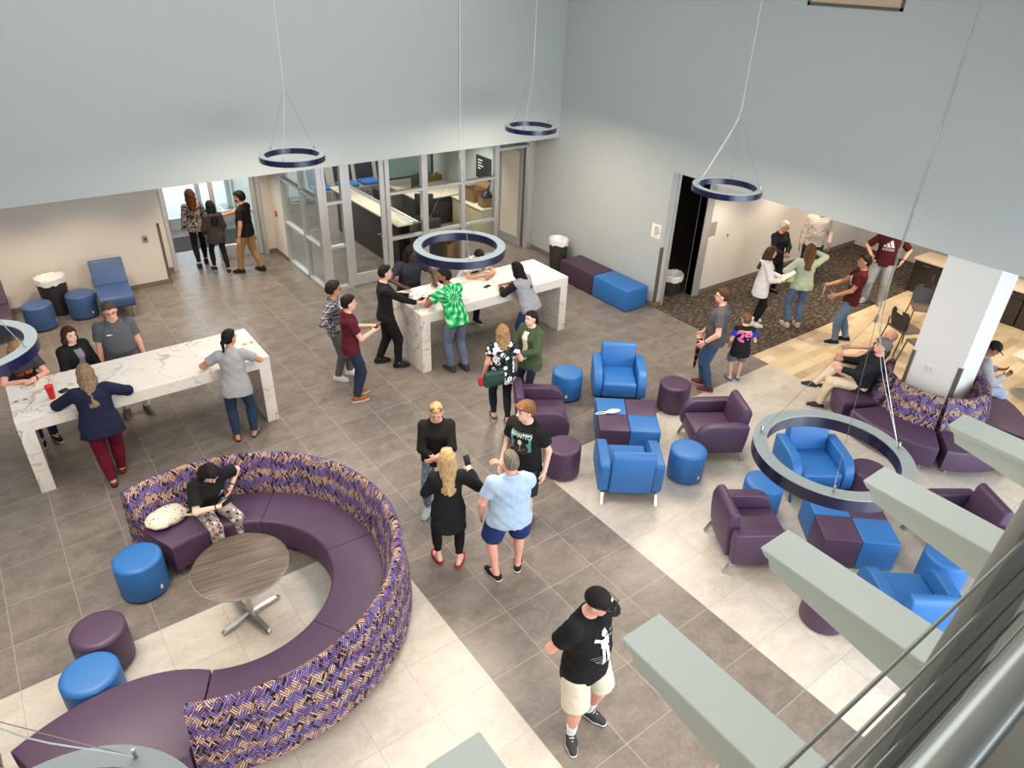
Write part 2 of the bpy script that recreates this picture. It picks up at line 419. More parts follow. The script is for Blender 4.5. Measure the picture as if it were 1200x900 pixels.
def door(name, w, h, stile=.11, bot=.26, mat=None, pane=None, handle=True, hs=1):
    """door leaf in local x 0..w, hinge at x = 0"""
    bm = BM()
    for b in ((0, stile, -.022, .022, .01, h), (w-stile, w, -.022, .022, .01, h), (stile, w-stile, -.022, .022, .01, bot), (stile, w-stile, -.022, .022, h-.12, h)): add_box(bm, *b, .004, 1)
    d = struct(name, bm, mat or M_ALU)
    obj('door_pane', box(stile, w-stile, -.006, .006, bot, h-.12), pane or M_GLASS, d, False)
    if handle:
        for s in (-1, 1):
            bm = BM(); add_tube(bm, [(w-.06, s*.02, 1.0), (w-.06, s*.07, 1.0), (w-.17, s*.075, 1.0)], .010, 8)
            add_lathe(bm, [(.028, 0), (.028, .012)], 16, Matrix.Translation((w-.06, s*.022, 1.0)) @ Matrix.Rotation(-s*PI/2, 4, 'X'))
            obj('door_handle', bm, M_CHROME, d)
    return d
d = door('door_1', .86, 2.68); d.location = (3.07, Yb+.055, 0)
d = door('door_2', .84, 2.38, .10, .24, M_DOORGREY, M_FROST); d.location = (7.56, Ye+.06, 0); d.rotation_euler = (0, 0, R(96))
# entrance doors
bm = BM()
for b in ((.22, .30, 11.60, 11.80, 0, 2.3), (2.20, 2.28, 11.60, 11.80, 0, 2.3), (.30, 2.2, 11.60, 11.80, 2.22, 2.3)): add_box(bm, *b, .004, 1)
struct('trim_5', bm, M_ALU)
d = door('door_3', .95, 2.2, .10, .30, M_ALU); d.location = (2.2, 11.72, 0); d.rotation_euler = (0, 0, R(180-8))
bm = BM(); add_tube(bm, [(.12, .06, 1.02), (.83, .06, 1.02)], .022, 10); add_box(bm, .10, .16, .02, .07, .99, 1.05); add_box(bm, .79, .85, .02, .07, .99, 1.05)
obj('push_bar', bm, M_CHROME, d)
d = door('door_4', .95, 2.2, .10, .30, M_ALU); d.location = (.30, 11.74, 0); d.rotation_euler = (0, 0, R(86))
# vestibule: outer glazing, side wall
glazing('window_6', [(-.1, -.02, 14.3, 14.4, 0, 2.6), (.72, .82, 14.3, 14.4, 0, 2.6), (1.55, 1.66, 14.3, 14.4, 0, 2.6), (2.42, 2.48, 14.3, 14.4, 0, 2.6), (-.02, 2.42, 14.3, 14.4, 0, .3), (-.02, 2.42, 14.3, 14.4, 2.2, 2.3)],
        [(-.02, .72, 14.34, 14.348, .3, 2.2), (.82, 1.55, 14.34, 14.348, .3, 2.2), (1.66, 2.42, 14.34, 14.348, .3, 2.2)])
bm = BM(); add_box(bm, -.2, -.1, 11.8, 14.4, 0, H2); add_box(bm, -.2, 2.62, 14.3, 14.4, 2.6, H2); struct('wall_vestibule', bm, M_WALLW)
bm = BM(); add_box(bm, .42, 2.40, 12.75, 13.75, .0, .012, .004, 1)
tag(obj('door_mat', bm, plain('black_entry_matting', srgb(48, 46, 46), .95, var=.2, scale=90)), 'dark entrance mat lying on the floor inside the entry vestibule', 'mat')
# corridor door opening
bm = BM()
for b in ((8.86, 9.07, 4.60, 4.80, 0, H2-.005), (7.93, 7.985, 4.625, 4.80, 0, H2-.005)): add_box(bm, *b, .006, 1)
struct('trim_6', bm, M_ALU)
M_SIGN = plain('grey_sign_plate', srgb(150, 146, 142), .45)
# ---------------------------------------------------------------- lettering helper
def text_mesh(s, size, depth=.0, fat=0.0):
    cu = bpy.data.curves.new('lettering', 'FONT'); cu.body = s; cu.size = size; cu.align_x = 'CENTER'; cu.align_y = 'CENTER'; cu.extrude = depth; cu.offset = fat
    o = bpy.data.objects.new('lettering', cu); C.objects.link(o)
    dg = bpy.context.evaluated_depsgraph_get(); dg.update()
    me = bpy.data.meshes.new_from_object(o.evaluated_get(dg))
    bpy.data.objects.remove(o); bpy.data.curves.remove(cu)
    return me
M_INK = plain('dark_ink', srgb(40, 38, 40), .7); M_WHITEINK = plain('white_ink', (.85, .85, .83, 1), .7, var=.02)
def sign_lines(bm, w, h, n, seed=1, x0=.1):
    rr = random.Random(seed)
    for i in range(n):
        z = h/2 - h*(.16+.7*(i+.5)/n); L = w*(.35+.4*rr.random())
        add_box(bm, -w/2+w*x0, -w/2+w*x0+L, -.0045, -.003, z-h*.018, z+h*.018)
# paper notice on the wall by the dark doorway (faces -x)
t = thing('wall_notice', 'white paper notice on the pale wall beside the dark doorway', 'notice', (7.747, 4.87, 1.56), -PI/2)
obj('sheet', box(-.12, .12, -.003, 0, -.14, .14), M_PAPER, t, False)
bm = BM(); sign_lines(bm, .24, .28, 7, 3, .32); obj('printed_lines', bm, M_INK, t, False)
t = thing('room_sign', 'small grey room sign on the beige corridor wall right of the dark doorway', 'sign', (9.17, 4.628, 1.42))
obj('plate', box(-.13, .13, -.006, 0, -.15, .15, .004, 1), M_SIGN, t, False)
bm = BM(); sign_lines(bm, .26, .30, 4, 5); obj('printed_lines', bm, plain('sign_grey_text', srgb(96, 92, 90), .6), t, False)
t = thing('wall_switch', 'small black and white control on beige corridor wall', 'switch', (9.72, 4.628, 1.2))
obj('plate', box(-.035, .035, -.008, 0, -.06, .06, .004, 1), M_WHITE, t, False); obj('rocker', box(-.018, .018, -.014, -.007, -.04, .04, .003, 1), M_BLACK, t, False)
t = thing('light_switch', 'white double switch plate low on the white column', 'switch', (7.749, -.66, 1.10), -PI/2)
obj('plate', box(-.06, .06, -.008, 0, -.06, .06, .004, 1), plain('ivory_plate', srgb(222, 222, 216), .4), t, False)
for s in (-1, 1): obj('rocker', box(s*.026-.016, s*.026+.016, -.013, -.007, -.034, .034, .003, 1), plain('ivory_rocker', srgb(205, 205, 200), .4), t, False)
t = thing('wall_device', 'small grey wall device on the white wall left of the entrance', 'switch', (-.31, 10.998, 1.01))  # kind of device is not known; modelled like a card reader
obj('plate', box(-.05, .05, -.02, 0, -.07, .07, .006, 2), plain('reader_grey', srgb(150, 146, 144), .4), t); obj('lens', box(-.02, .02, -.024, -.019, -.03, .03, .003, 1), M_CHAR, t)
t = thing('fire_alarm_pull', 'small red fire alarm pull station on narrow wall beside glass office', 'alarm', (2.477, 11.3, 1.0), -PI/2)
obj('housing', box(-.04, .04, -.03, 0, -.055, .055, .006, 2), plain('alarm_red', srgb(176, 52, 40), .4), t); obj('pull_lever', box(-.025, .025, -.045, -.028, -.01, .012, .003, 1), M_WHITE, t)

# ---------------------------------------------------------------- office interior
t = thing('reception_counter', 'long dark reception counter with cream ledge inside the glass office', 'counter', (0, 0, 0))
bm = BM(); add_box(bm, 4.34, 4.56, 9.0, 12.3, 0, 1.05, .01); add_box(bm, 4.34, 5.35, 9.0, 9.12, 0, 1.05, .01); obj('front_panel', bm, M_ESPRESSO, t)
bm = BM(); add_box(bm, 4.24, 4.62, 8.96, 12.4, 1.05, 1.09, .008); obj('ledge', bm, M_CREAMTOP, t)
bm = BM(); add_box(bm, 4.56, 5.30, 9.12, 12.3, .72, .75, .006); obj('desk_surface', bm, M_CREAMTOP, t)
bm = BM(); add_box(bm, 4.66, 4.70, 9.0, 12.3, 1.09, 1.13, .004); add_box(bm, 4.62, 4.66, 9.0, 12.3, 1.05, 1.10, .004); obj('metal_rail', bm, M_ALU, t)
t = thing('office_desk', 'office desk with dark front and cream top behind reception counter', 'desk', (0, 0, 0))
bm = BM(); add_box(bm, 6.30, 7.50, 11.42, 12.5, 0, .72, .01); obj('desk_body', bm, M_ESPRESSO, t)
bm = BM(); add_box(bm, 6.1, 7.74, 11.36, 12.95, .72, .76, .006); obj('desk_top', bm, M_CREAMTOP, t)
t = thing('side_cabinet', 'low cream cabinet along office wall carrying cardboard boxes', 'cabinet', (0, 0, 0))
obj('cabinet_body', box(7.1, 7.74, 9.95, 11.3, 0, .70, .01), plain('cream_laminate', srgb(214, 196, 166), .5), t); obj('cabinet_top', box(7.06, 7.745, 9.9, 11.3, .70, .74, .006), M_CREAMTOP, t)
def carton(loc, rz, s, label):
    t = thing('cardboard_box', label, 'box', loc, rz, 'cartons in the glass office')
    w, d, h = s; bm = BM(); k = .006
    for b in ((-w/2, w/2, -d/2, d/2, 0, k), (-w/2, -w/2+k, -d/2, d/2, 0, h), (w/2-k, w/2, -d/2, d/2, 0, h), (-w/2, w/2, -d/2, -d/2+k, 0, h), (-w/2, w/2, d/2-k, d/2, 0, h)): add_box(bm, *b)
    obj('carton_walls', bm, M_CARDBOARD, t, False)
    for sx in (-1, 1):
        bm = BM(); add_box(bm, 0, .16, -d/2, d/2, 0, .005, M=Matrix.Translation((sx*w/2, 0, h)) @ Matrix.Rotation(0 if sx > 0 else PI, 4, 'Z') @ Matrix.Rotation(R(-50), 4, 'Y'))
        obj('flap', bm, M_CARDBOARD, t, False)
    return t
carton((7.42, 10.75, .74), .1, (.42, .5, .30), 'large open cardboard box farther along the cream office cabinet')
carton((7.38, 10.15, .74), -.1, (.34, .30, .22), 'smaller cardboard box with black contents at near end of cabinet')
carton((5.75, 9.35, 0), .2, (.45, .4, .36), 'brown cardboard box on the office floor behind the glass')
tag(obj('black_bag', lathe([(.02, 0), (.13, .02), (.15, .10), (.10, .20), (.03, .24)], 18, Matrix.Translation((7.38, 10.15, .88))), M_BLACK), 'black bundle stuffed in the smaller cardboard box', 'bag')
# framed notice on the right office wall
t = thing('wall_poster', 'black square poster with white lettering on office wall', 'poster', (7.745, 10.82, 1.48), -PI/2)
obj('board', box(-.33, .33, -.015, 0, -.28, .28, .004, 1), plain('poster_black', srgb(38, 38, 40), .4), t, False)
bm = BM()
for i, (L, z) in enumerate(((.20, .17), (.16, .10), (.24, .03), (.12, -.04))): add_box(bm, -.24, -.24+L, -.018, -.0155, z-.014, z+.014)
obj('white_lines', bm, M_WHITEINK, t, False)
bm = BM(); add_box(bm, 6.0, 6.03, 13.0, 13.05, 0, 2.3); add_box(bm, 7.5, 7.56, 13.0, 13.06, 0, 2.3); add_box(bm, 6.0, 7.56, 13.0, 13.05, 2.26, 2.3); add_box(bm, 6.0, 7.56, 13.0, 13.05, .85, .90)
w = struct('window_7', bm, plain('dark_window_frame', srgb(70, 72, 74), .4)); obj('frosted_pane', box(6.03, 7.5, 13.02, 13.03, .9, 2.26), plain('teal_frosted_glass', srgb(170, 206, 206), .3), w, False)
struct('partition_wall', box(6.0, 7.749, 13.0, 13.05, 0, .85), M_WALLW)
# blinds on the far office window
bm = BM()
for b in ((3.3, 3.36, 15.55, 15.6, .8, 2.6), (5.0, 5.06, 15.55, 15.6, .8, 2.6), (3.3, 5.06, 15.55, 15.6, .8, .86), (3.3, 5.06, 15.55, 15.6, 2.54, 2.6)): add_box(bm, *b)
w = struct('window_8', bm, M_ALU)
bm = BM()
for i in range(34): add_box(bm, 3.36, 5.0, 15.52, 15.56, .88+i*.048, .888+i*.048, M=None)
obj('blind_slats', bm, M_WHITE, w, False); obj('glowing_pane', box(3.36, 5.0, 15.58, 15.59, .86, 2.54), emit('daylight_glow', (.75, .88, 1, 1), 1.6), w, False)  # pane glows by itself to stand in for daylight outside
# waiting chairs in office
def waiting_chair():
    t = thing('waiting_chair', '', 'chair')
    obj('seat_cushion', box(-.27, .27, -.02, .52, .36, .46, .03), M_BLUE, t)
    obj('back_cushion', prism([(-.02, .40), (.07, .40), (-.02, .92), (-.10, .92)], -.27, .27, 'x', .025), plain('dark_plum_back', srgb(50, 40, 50), .5), t)
    for sx in (-1, 1):
        obj('leg', tube([(sx*.24, .48, 0), (sx*.24, .46, .36)], .014, 8), M_CHROME, t); obj('leg', tube([(sx*.24, -.04, 0), (sx*.24, 0, .36)], .014, 8), M_CHROME, t)
    return t
wc = waiting_chair()
for i, (x, y, rz, lab) in enumerate([(4.95, 15.0, R(180), 'blue seated waiting chair alone near the office window blinds'), (5.75, 15.0, R(180), 'blue seated waiting chair left of the pair at office back wall'),
        (6.42, 15.0, R(180), 'blue seated waiting chair in the middle of office back wall row'), (7.1, 15.0, R(180), 'blue seated waiting chair at right end of office back row')]):
    place(wc, i, (x, y, 0), rz, lab, 'waiting chairs in the glass office')
t = thing('office_chair', 'black swivel office chair behind the reception counter', 'chair', (5.85, 10.6, 0), R(150))
obj('seat', box(-.25, .25, -.25, .25, .44, .52, .04, 3), M_BLACK, t)
obj('backrest', prism([(-.24, .55), (-.18, .55), (-.24, 1.08), (-.32, 1.06)], -.23, .23, 'x', .03, 3), M_BLACK, t)
for s in (-1, 1): obj('armrest', tube([(s*.26, -.1, .46), (s*.30, -.05, .68), (s*.30, .18, .70)], .018, 8), M_BLACK, t)
bm = BM(); add_tube(bm, [(0, 0, .08), (0, 0, .44)], .03, 10)
for i in range(5): add_tube(bm, [(0, 0, .10), (.3*math.cos(i*1.257), .3*math.sin(i*1.257), .05)], .018, 8); add_lathe(bm, [(.02, -.03), (.03, 0), (.02, .02)], 10, Matrix.Translation((.3*math.cos(i*1.257), .3*math.sin(i*1.257), .03)))
obj('swivel_base', bm, M_CHROME, t)
def monitor(loc, rz, label):
    t = thing('computer_monitor', label, 'monitor', loc, rz, 'monitors in the office')
    obj('screen_panel', box(-.26, .26, -.015, .015, .12, .44, .006, 1), M_BLACK, t); bm = BM(); add_box(bm, -.03, .03, .0, .03, .01, .2); add_box(bm, -.1, .1, -.06, .1, 0, .012); obj('stand', bm, M_CHAR, t)
monitor((4.95, 11.2, .752), R(90), 'black computer monitor on the reception desk behind the ledge'); monitor((6.55, 12.1, .76), R(200), 'black computer monitor on the back office desk')
t = thing('desk_organizer', 'small wooden rack of items on the back office desk', 'organizer', (7.3, 12.75, .76))
obj('rack', box(-.36, .36, -.06, .06, 0, .14, .008), plain('olive_wood', srgb(120, 100, 60), .6), t)
for i in range(4): obj('slot_item', box(-.3+i*.16, -.2+i*.16, -.05, .05, .14, .2, .006, 1), plain('slot_item_tan', srgb(170, 140, 100), .6), t)
for i, (x, y, s, rz, lab) in enumerate([(4.95, 9.9, 1, .2, 'loose white paper on the reception desk nearest the glass'), (5.0, 10.5, .9, -.3, 'loose white paper on the reception desk beyond the first'), (6.9, 12.3, 1, .4, 'white paper sheet on the back office desk')]):
    tag(obj('paper_sheet', box(-.11*s, .11*s, -.15*s, .15*s, 0, .003, M=Matrix.Translation((x, y, .752 if i < 2 else .762)) @ Matrix.Rotation(rz, 4, 'Z')), M_PAPER, None, False), lab, 'paper', 'papers on the office desks')

# ---------------------------------------------------------------- ring pendants
RINGL = 190
def ring_pendant():
    t = thing('ring_pendant_lamp', '', 'pendant lamp')
    ro, ri, h = .465, .385, .085
    bm = BM(); add_lathe(bm, [(ri, -h), (ro, -h), (ro, -.004), (ri, -.004)], 96, caps=False)
    a = [v for v in bm.verts]
    n = 96
    for i in range(n): bm.faces.new([a[i], a[3*n+i], a[3*n+(i+1) % n], a[(i+1) % n]])
    obj('ring_band', bm, M_RINGBLUE, t, angle=50)
    bm = BM(); add_lathe(bm, [(ri-.001, -.006), (ri-.001, .0), (ro+.001, .0), (ro+.001, -.006)], 96, caps=False)
    for k in range(24): add_lathe(bm, [(.005, 0), (.005, .002)], 8, Matrix.Translation(((ro-.012 if k % 2 else ri+.012)*math.cos(k*PI/12), (ro-.012 if k % 2 else ri+.012)*math.sin(k*PI/12), 0)))
    obj('top_plate', bm, M_RINGTOP, t, angle=50)
    bm = BM(); add_lathe(bm, [(ri+.012, -h-.002), (ro-.012, -h-.002)], 96, caps=False); obj('diffuser', bm, emit('lit_diffuser', (1.0, .83, .65, 1), RINGL), t, recalc=False)
    hub = .88
    for k, an in enumerate((-30, 212, 118)):
        x, y = (ro-.04)*math.cos(R(an)), (ro-.04)*math.sin(R(an))
        bm = BM(); add_tube(bm, [(x, y, .0), (x*.02, y*.02, hub)], .0016, 6); add_tube(bm, [(x, y, 0), (x, y, .045)], .007, 8)
        obj('suspension_wire', bm, M_STEEL, t)
    obj('wire_hub', lathe([(.004, -.02), (.010, -.015), (.010, .02), (.004, .035)], 14, Matrix.Translation((0, 0, hub))), M_CHROME, t)
    obj('main_cable', tube([(0, 0, hub), (0, 0, TOP-3.5)], .0020, 6), M_STEEL, t)
    x, y = (ro-.04)*math.cos(R(-30)), (ro-.04)*math.sin(R(-30))
    pts = bezier((x, y, 0), (x*.5, y*.5, hub*.5), (.018, .0, hub*.75), (.018, 0, hub+.25), 10)+[(.012, 0, TOP-3.5)]
    obj('power_cord', tube(pts, .0026, 8), M_WHITE, t)
    return t
rp = ring_pendant()
for i, (x, y, lab) in enumerate([(1.1, 6.1, 'ring pendant lamp hanging in front of the glass side wall by the entrance'), (1.1, 1.66, 'ring pendant lamp hanging in front of the marble table with green shirt person'),
        (5.55, 6.2, 'smallest looking ring pendant lamp high in front of the wall corner'), (5.45, 1.75, 'ring pendant lamp hanging in front of the dark doorway header'),
        (1.07, -2.55, 'large looking ring pendant lamp over blue armchair beside the grey beams'), (-3.07, 1.7, 'ring pendant lamp cut by left picture edge over the marble table'),
        (-3.06, -2.49, 'ring pendant lamp in the bottom left corner above the plum bench')]):
    place(rp, i, (x, y, 3.5), R((262, 280, 245, 180, 0, 0, 75)[i]), lab, 'blue ring pendant lamps')

# ---------------------------------------------------------------- balcony: steel fins, fascia, railing
ZF = 4.0
def fin():
    t = thing('steel_fin', '', 'beam')
    bm = BM(); add_prism(bm, [(0, 0), (-.03, -.03), (-.9, -.03), (-.9, 0)], 0, .19, 'x', .004, 1); obj('top_flange', bm, M_FIN, t, angle=30)
    bm = BM(); add_prism(bm, [(-.035, -.03), (-.06, -.085), (-.9, -.23), (-.9, -.03)], .012, .178, 'x', .003, 1); obj('tapered_web', bm, M_FIN, t, angle=30)
    return t
fp = fin()
tips = [-2.08, -1.30, -.53, .23, 1.04, 1.82]
labs = ['pale grey steel fin poking up at the bottom edge left of the capped man', 'pale grey steel fin just right of the capped man', 'pale grey steel fin pointing at the left plum armchair of the nearer group',
        'pale grey steel fin crossing the near ring pendant', 'pale grey steel fin pointing at the plum banquette below the column', 'pale grey steel fin at right picture edge beyond the other fins']
for i, x in enumerate(tips[:5]): place(fp, i, (x, -3.075, ZF), 0, labs[i], 'steel fins on the balcony edge')
bm = BM(); add_box(bm, -6.6, 7.75, -3.95, -3.78, 3.62, 4.08, .006, 1); struct('trim_7', bm, M_FASCIA)
struct('floor_balcony', box(-6.6, 7.75, -8, -3.95, 3.85, 4.15), M_FASCIA)
t = thing('balcony_railing', 'grey steel balcony railing with cables in the bottom right corner', 'railing', (0, 0, 0))
obj('handrail', tube([(-6, -4.055, 5.20), (-2.6, -4.055, 5.20), (3.5, -4.055, 5.20)], .028, 24), plain('satin_grey_rail', srgb(196, 200, 194), .26, .85), t)
for z in (5.11, 4.95, 4.79, 4.63, 4.47, 4.31): obj('cable', tube([(-6, -3.93, z), (3.5, -3.93, z)], .0034, 8), plain('cable_steel', srgb(158, 158, 150), .35, .7), t)
for x in (-4.2, -1.60, 1.0):
    obj('post', prism([(x, 4.05), (x+.62, 4.05), (x+.90, 5.18), (x+.34, 5.18)], -3.92, -3.895, 'y', .003, 1), M_FASCIA, t)
# ================================================================ FURNITURE
# ---- marble tables
def marble_table(label, x0, x1, y0, y1, outs):
    t = thing('bar_table', label, 'table', ((x0+x1)/2, (y0+y1)/2, 0), 0, 'marble waterfall bar tables')
    a, b = (x1-x0)/2, (y1-y0)/2; th = .165
    obj('tabletop', box(-a, a, -b, b, 1.07-th, 1.07, .004, 1), M_MARBLE, t, angle=30)
    for s in (-1, 1): obj('leg', box(min(s*a, s*(a-th)), max(s*a, s*(a-th)), -b, b, 0, 1.07-th-.001, .004, 1), M_MARBLE, t, angle=30)
    for ox in outs:
        bm = BM(); add_box(bm, ox-.10, ox+.10, -.05, .05, 1.07, 1.076, .004, 1)
        p = obj('power_outlet', bm, plain('outlet_cream', srgb(214, 204, 190), .4), t)
        for s in (-1, 1): obj('socket', box(ox+s*.05-.022, ox+s*.05+.022, -.02, .02, 1.0755, 1.0785, .003, 1), plain('socket_grey', srgb(120, 110, 100), .5), p)
    return t
marble_table('white marble bar table at left with red tumbler on it', -3.11, -.03, 4.89, 5.94, (-1.42, 1.42))
marble_table('white marble bar table before the glass office with four people leaning on it', 2.45, 5.55, 4.89, 5.94, (.9,))

# ---- round ottomans
def ottoman(mat):
    t = thing('round_ottoman', '', 'ottoman')
    r, h = .242, .468
    prof = [(r-.03, .02), (r-.005, .03), (r, .05), (r+.002, h*.5), (r, h-.045), (r-.008, h-.018), (r-.03, h-.004), (r-.06, h)]
    o = obj('cushion_body', lathe(prof, 56), mat, t, angle=60)
    ring = [(1.002*(r-.004)*math.cos(2*PI*i/56), 1.002*(r-.004)*math.sin(2*PI*i/56), h-.028) for i in range(56)]
    obj('seam_piping', tube(ring, .0035, 6, True), mat, t)
    obj('foot_ring', lathe([(r-.05, 0), (r-.05, .02), (r-.03, .022)], 40), M_BLACK, t)
    obj('fabric_label', box(-.015, .015, 0, .003, .10, .15, .001, 1, M=Matrix.Translation((0, r+.0005, 0))), M_WHITE, t)
    return t
ob, op_, on = ottoman(M_BLUE), ottoman(M_PURPLE), ottoman(M_NAVYBLUE)
G = 'round ottomans around the lounge'
for i, (x, y, lab) in enumerate([(4.0, 3.02, 'blue round ottoman left of the farthest blue armchair'), (4.01, .52, 'blue round ottoman right of the blue armchair seen from behind'),
        (-2.42, 2.5, 'blue round ottoman at the end of the curved sofa beside seated girl'), (-3.08, 1.24, 'blue round ottoman in front of the plum one on the left'),
        (4.28, -.50, 'blue round ottoman behind the left plum armchair of the near group'), (4.90, -2.50, 'blue round ottoman behind the nearest blue armchair')]):
    place(ob, i, (x, y, 0), R(140+i*37), lab, G)
for i, (x, y, lab) in enumerate([(5.18, 1.81, 'plum round ottoman between blue and plum armchairs near the umbrella man'), (2.66, 1.53, 'plum round ottoman just behind the teenager in black shirt'),
        (-2.93, 1.72, 'plum round ottoman standing behind a blue one at far left'), (5.66, -1.12, 'plum round ottoman half hidden behind the near ring pendant'), (3.34, -2.03, 'plum round ottoman peeking out below the second steel fin')]):
    place(op_, i, (x, y, 0), R(i*50), lab, G)
for i, (x, y, lab) in enumerate([(-2.44, 10.08, 'slate blue round ottoman left of the bin at the left wall'), (-1.74, 10.22, 'slate blue round ottoman between the bin and the wall chair')]):
    place(on, i, (x, y, 0), R(250-i*40), lab, G)

# ---- cube ottomans
def cube(mat):
    t = thing('cube_ottoman', '', 'ottoman'); a = .213
    obj('cushion_body', box(-a, a, -a, a, .02, .44, .014, 3), mat, t)
    bm = BM(); k = a-.006
    add_tube(bm, [(-k, -k, .425), (k, -k, .425), (k, k, .425), (-k, k, .425)], .0035, 6, True); obj('seam_piping', bm, mat, t)
    obj('foot_frame', box(-a+.03, a-.03, -a+.03, a-.03, 0, .021), M_BLACK, t)
    return t
cb, cp = cube(M_BLUE), cube(M_PURPLE)
nb = npu = 0
for gi, (cx, cy, an, gname) in enumerate([(3.93, 1.61, R(-38.4), 'farther'), (4.60, -1.50, R(-41.5), 'nearer')]):
    ca, sa = math.cos(an), math.sin(an)
    for sx, sy, m, lab in ((-1, 1, 'b', 'blue cube ottoman at far left of the %s block of four'), (1, 1, 'p', 'plum cube ottoman at far right of the %s block of four'),
                           (-1, -1, 'p', 'plum cube ottoman at near left of the %s block of four'), (1, -1, 'b', 'blue cube ottoman at near right of the %s block of four')):
        x, y = sx*.2155, sy*.2155
        loc = (cx+ca*x-sa*y, cy+sa*x+ca*y, 0)
        if m == 'b': place(cb, nb, loc, an, lab % gname, 'cube ottomans grouped as low tables'); nb += 1
        else: place(cp, npu, loc, an, lab % gname, 'cube ottomans grouped as low tables'); npu += 1

# ---- club armchairs (front is +y)
def armchair(mat):
    t = thing('club_armchair', '', 'armchair')
    hw = .41
    arm = [(-.33, .17), (.30, .17), (.345, .22), (.365, .30), (.36, .40), (.325, .50), (.26, .575), (.16, .61), (-.34, .615), (-.37, .59), (-.36, .40)]
    for s in (-1, 1):
        obj('arm', prism(arm, s*hw if s < 0 else hw-.135, (-hw+.135) if s < 0 else hw, 'x', .035, 3), mat, t, angle=50)
    obj('seat_cushion', box(-hw+.139, hw-.139, -.24, .35, .19, .44, .04, 3), mat, t, angle=50)
    back = [(-.37, .17), (-.20, .17), (-.235, .47), (-.285, .76), (-.31, .80), (-.355, .815), (-.40, .79), (-.425, .72)]
    obj('backrest', prism(back, -hw+.137, hw-.137, 'x', .035, 3), mat, t, angle=50)
    obj('base_panel', box(-hw+.06, hw-.06, -.32, .30, .155, .185, .004, 1), M_BLACK, t)
    for s in (-1, 1):
        bm = BM(); x = s*(hw-.06)
        M = Matrix.Translation((x, 0, 0))
        add_prism(bm, [(-.40, 0), (-.365, 0), (-.30, .13), (-.25, .148), (.22, .148), (.27, .13), (.335, 0), (.37, 0), (.30, .145), (.25, .162), (-.28, .162), (-.33, .145)], -.022, .022, 'x', .003, 1, M)
        obj('leg_frame', bm, M_CHROME, t, angle=30)
    return t
ab, ap = armchair(M_BLUE), armchair(M_PURPLE)
G = 'club armchairs around the cube ottomans'
def hd(d): return R(d-90)
for i, (x, y, h, lab) in enumerate([(4.66, 2.55, 230.5, 'blue club armchair facing us beyond the farther cube ottomans'), (3.17, .82, 53, 'blue club armchair seen from behind in the middle of the room'),
        (5.25, -.56, 235, 'blue club armchair seen through the near ring pendant'), (3.97, -2.55, 52, 'blue club armchair in front of the railing at lower right')]):
    place(ab, i, (x, y, 0), hd(h), lab, G)
for i, (x, y, h, lab) in enumerate([(4.84, .79, 148, 'plum club armchair right of the farther cube ottomans'), (3.0, 2.42, -34, 'plum club armchair behind the teenager and flowered blouse woman'),
        (3.52, -.88, -33, 'plum club armchair left of the nearer cube ottomans'), (5.60, -2.27, 145, 'plum club armchair between two steel fins at right')]):
    place(ap, i, (x, y, 0), hd(h), lab, G)

# ---- armless wall chairs
def wall_chair(mat):
    t = thing('armless_lounge_chair', '', 'chair')
    obj('seat_cushion', prism([(-.40, .20), (.34, .20), (.40, .24), (.42, .34), (.40, .42), (.35, .45), (-.34, .43)], -.29, .29, 'x', .02, 3), mat, t, angle=50)
    obj('backrest', prism([(-.42, .22), (-.33, .43), (-.52, .84), (-.56, .86), (-.60, .84), (-.50, .40)], -.29, .29, 'x', .02, 3), mat, t, angle=50)
    for s in (-1, 1):
        for y in (.36, -.36): obj('leg', box(s*.24-.02, s*.24+.02, y-.02, y+.02, 0, .21, .003, 1), M_CHROME, t)
    return t
w1 = wall_chair(M_NAVYBLUE); place(w1, 0, (-1.18, 10.12, 0), R(176), 'slate blue armless lounge chair at the left wall beside the entrance', 'armless wall chairs')
w2 = wall_chair(M_PURPLE); place(w2, 0, (-3.12, 10.12, 0), R(180), 'plum armless lounge chair cut by the left picture edge', 'armless wall chairs')

# ---- bench cubes on right wall
def bench(mat, y0, y1, label):
    t = thing('long_bench_ottoman', label, 'bench', (7.36, (y0+y1)/2, 0), 0, 'benches along the right wall'); L = (y1-y0)/2
    obj('cushion_body', box(-.30, .29, -L, L, .015, .455, .018, 3), mat, t)
    bm = BM(); add_tube(bm, [(-.294, -L+.006, .438), (.284, -L+.006, .438), (.284, L-.006, .438), (-.294, L-.006, .438)], .0035, 6, True); obj('seam_piping', bm, mat, t)
    obj('foot_frame', box(-.26, .25, -L+.04, L-.04, 0, .016), M_BLACK, t)
bench(M_BLUE, 4.78, 5.79, 'blue vinyl bench by the right wall nearest the dark doorway'); bench(plain('dark_plum_vinyl', srgb(66, 46, 62), .42), 5.81, 6.86, 'dark plum bench by the right wall next to the bin')

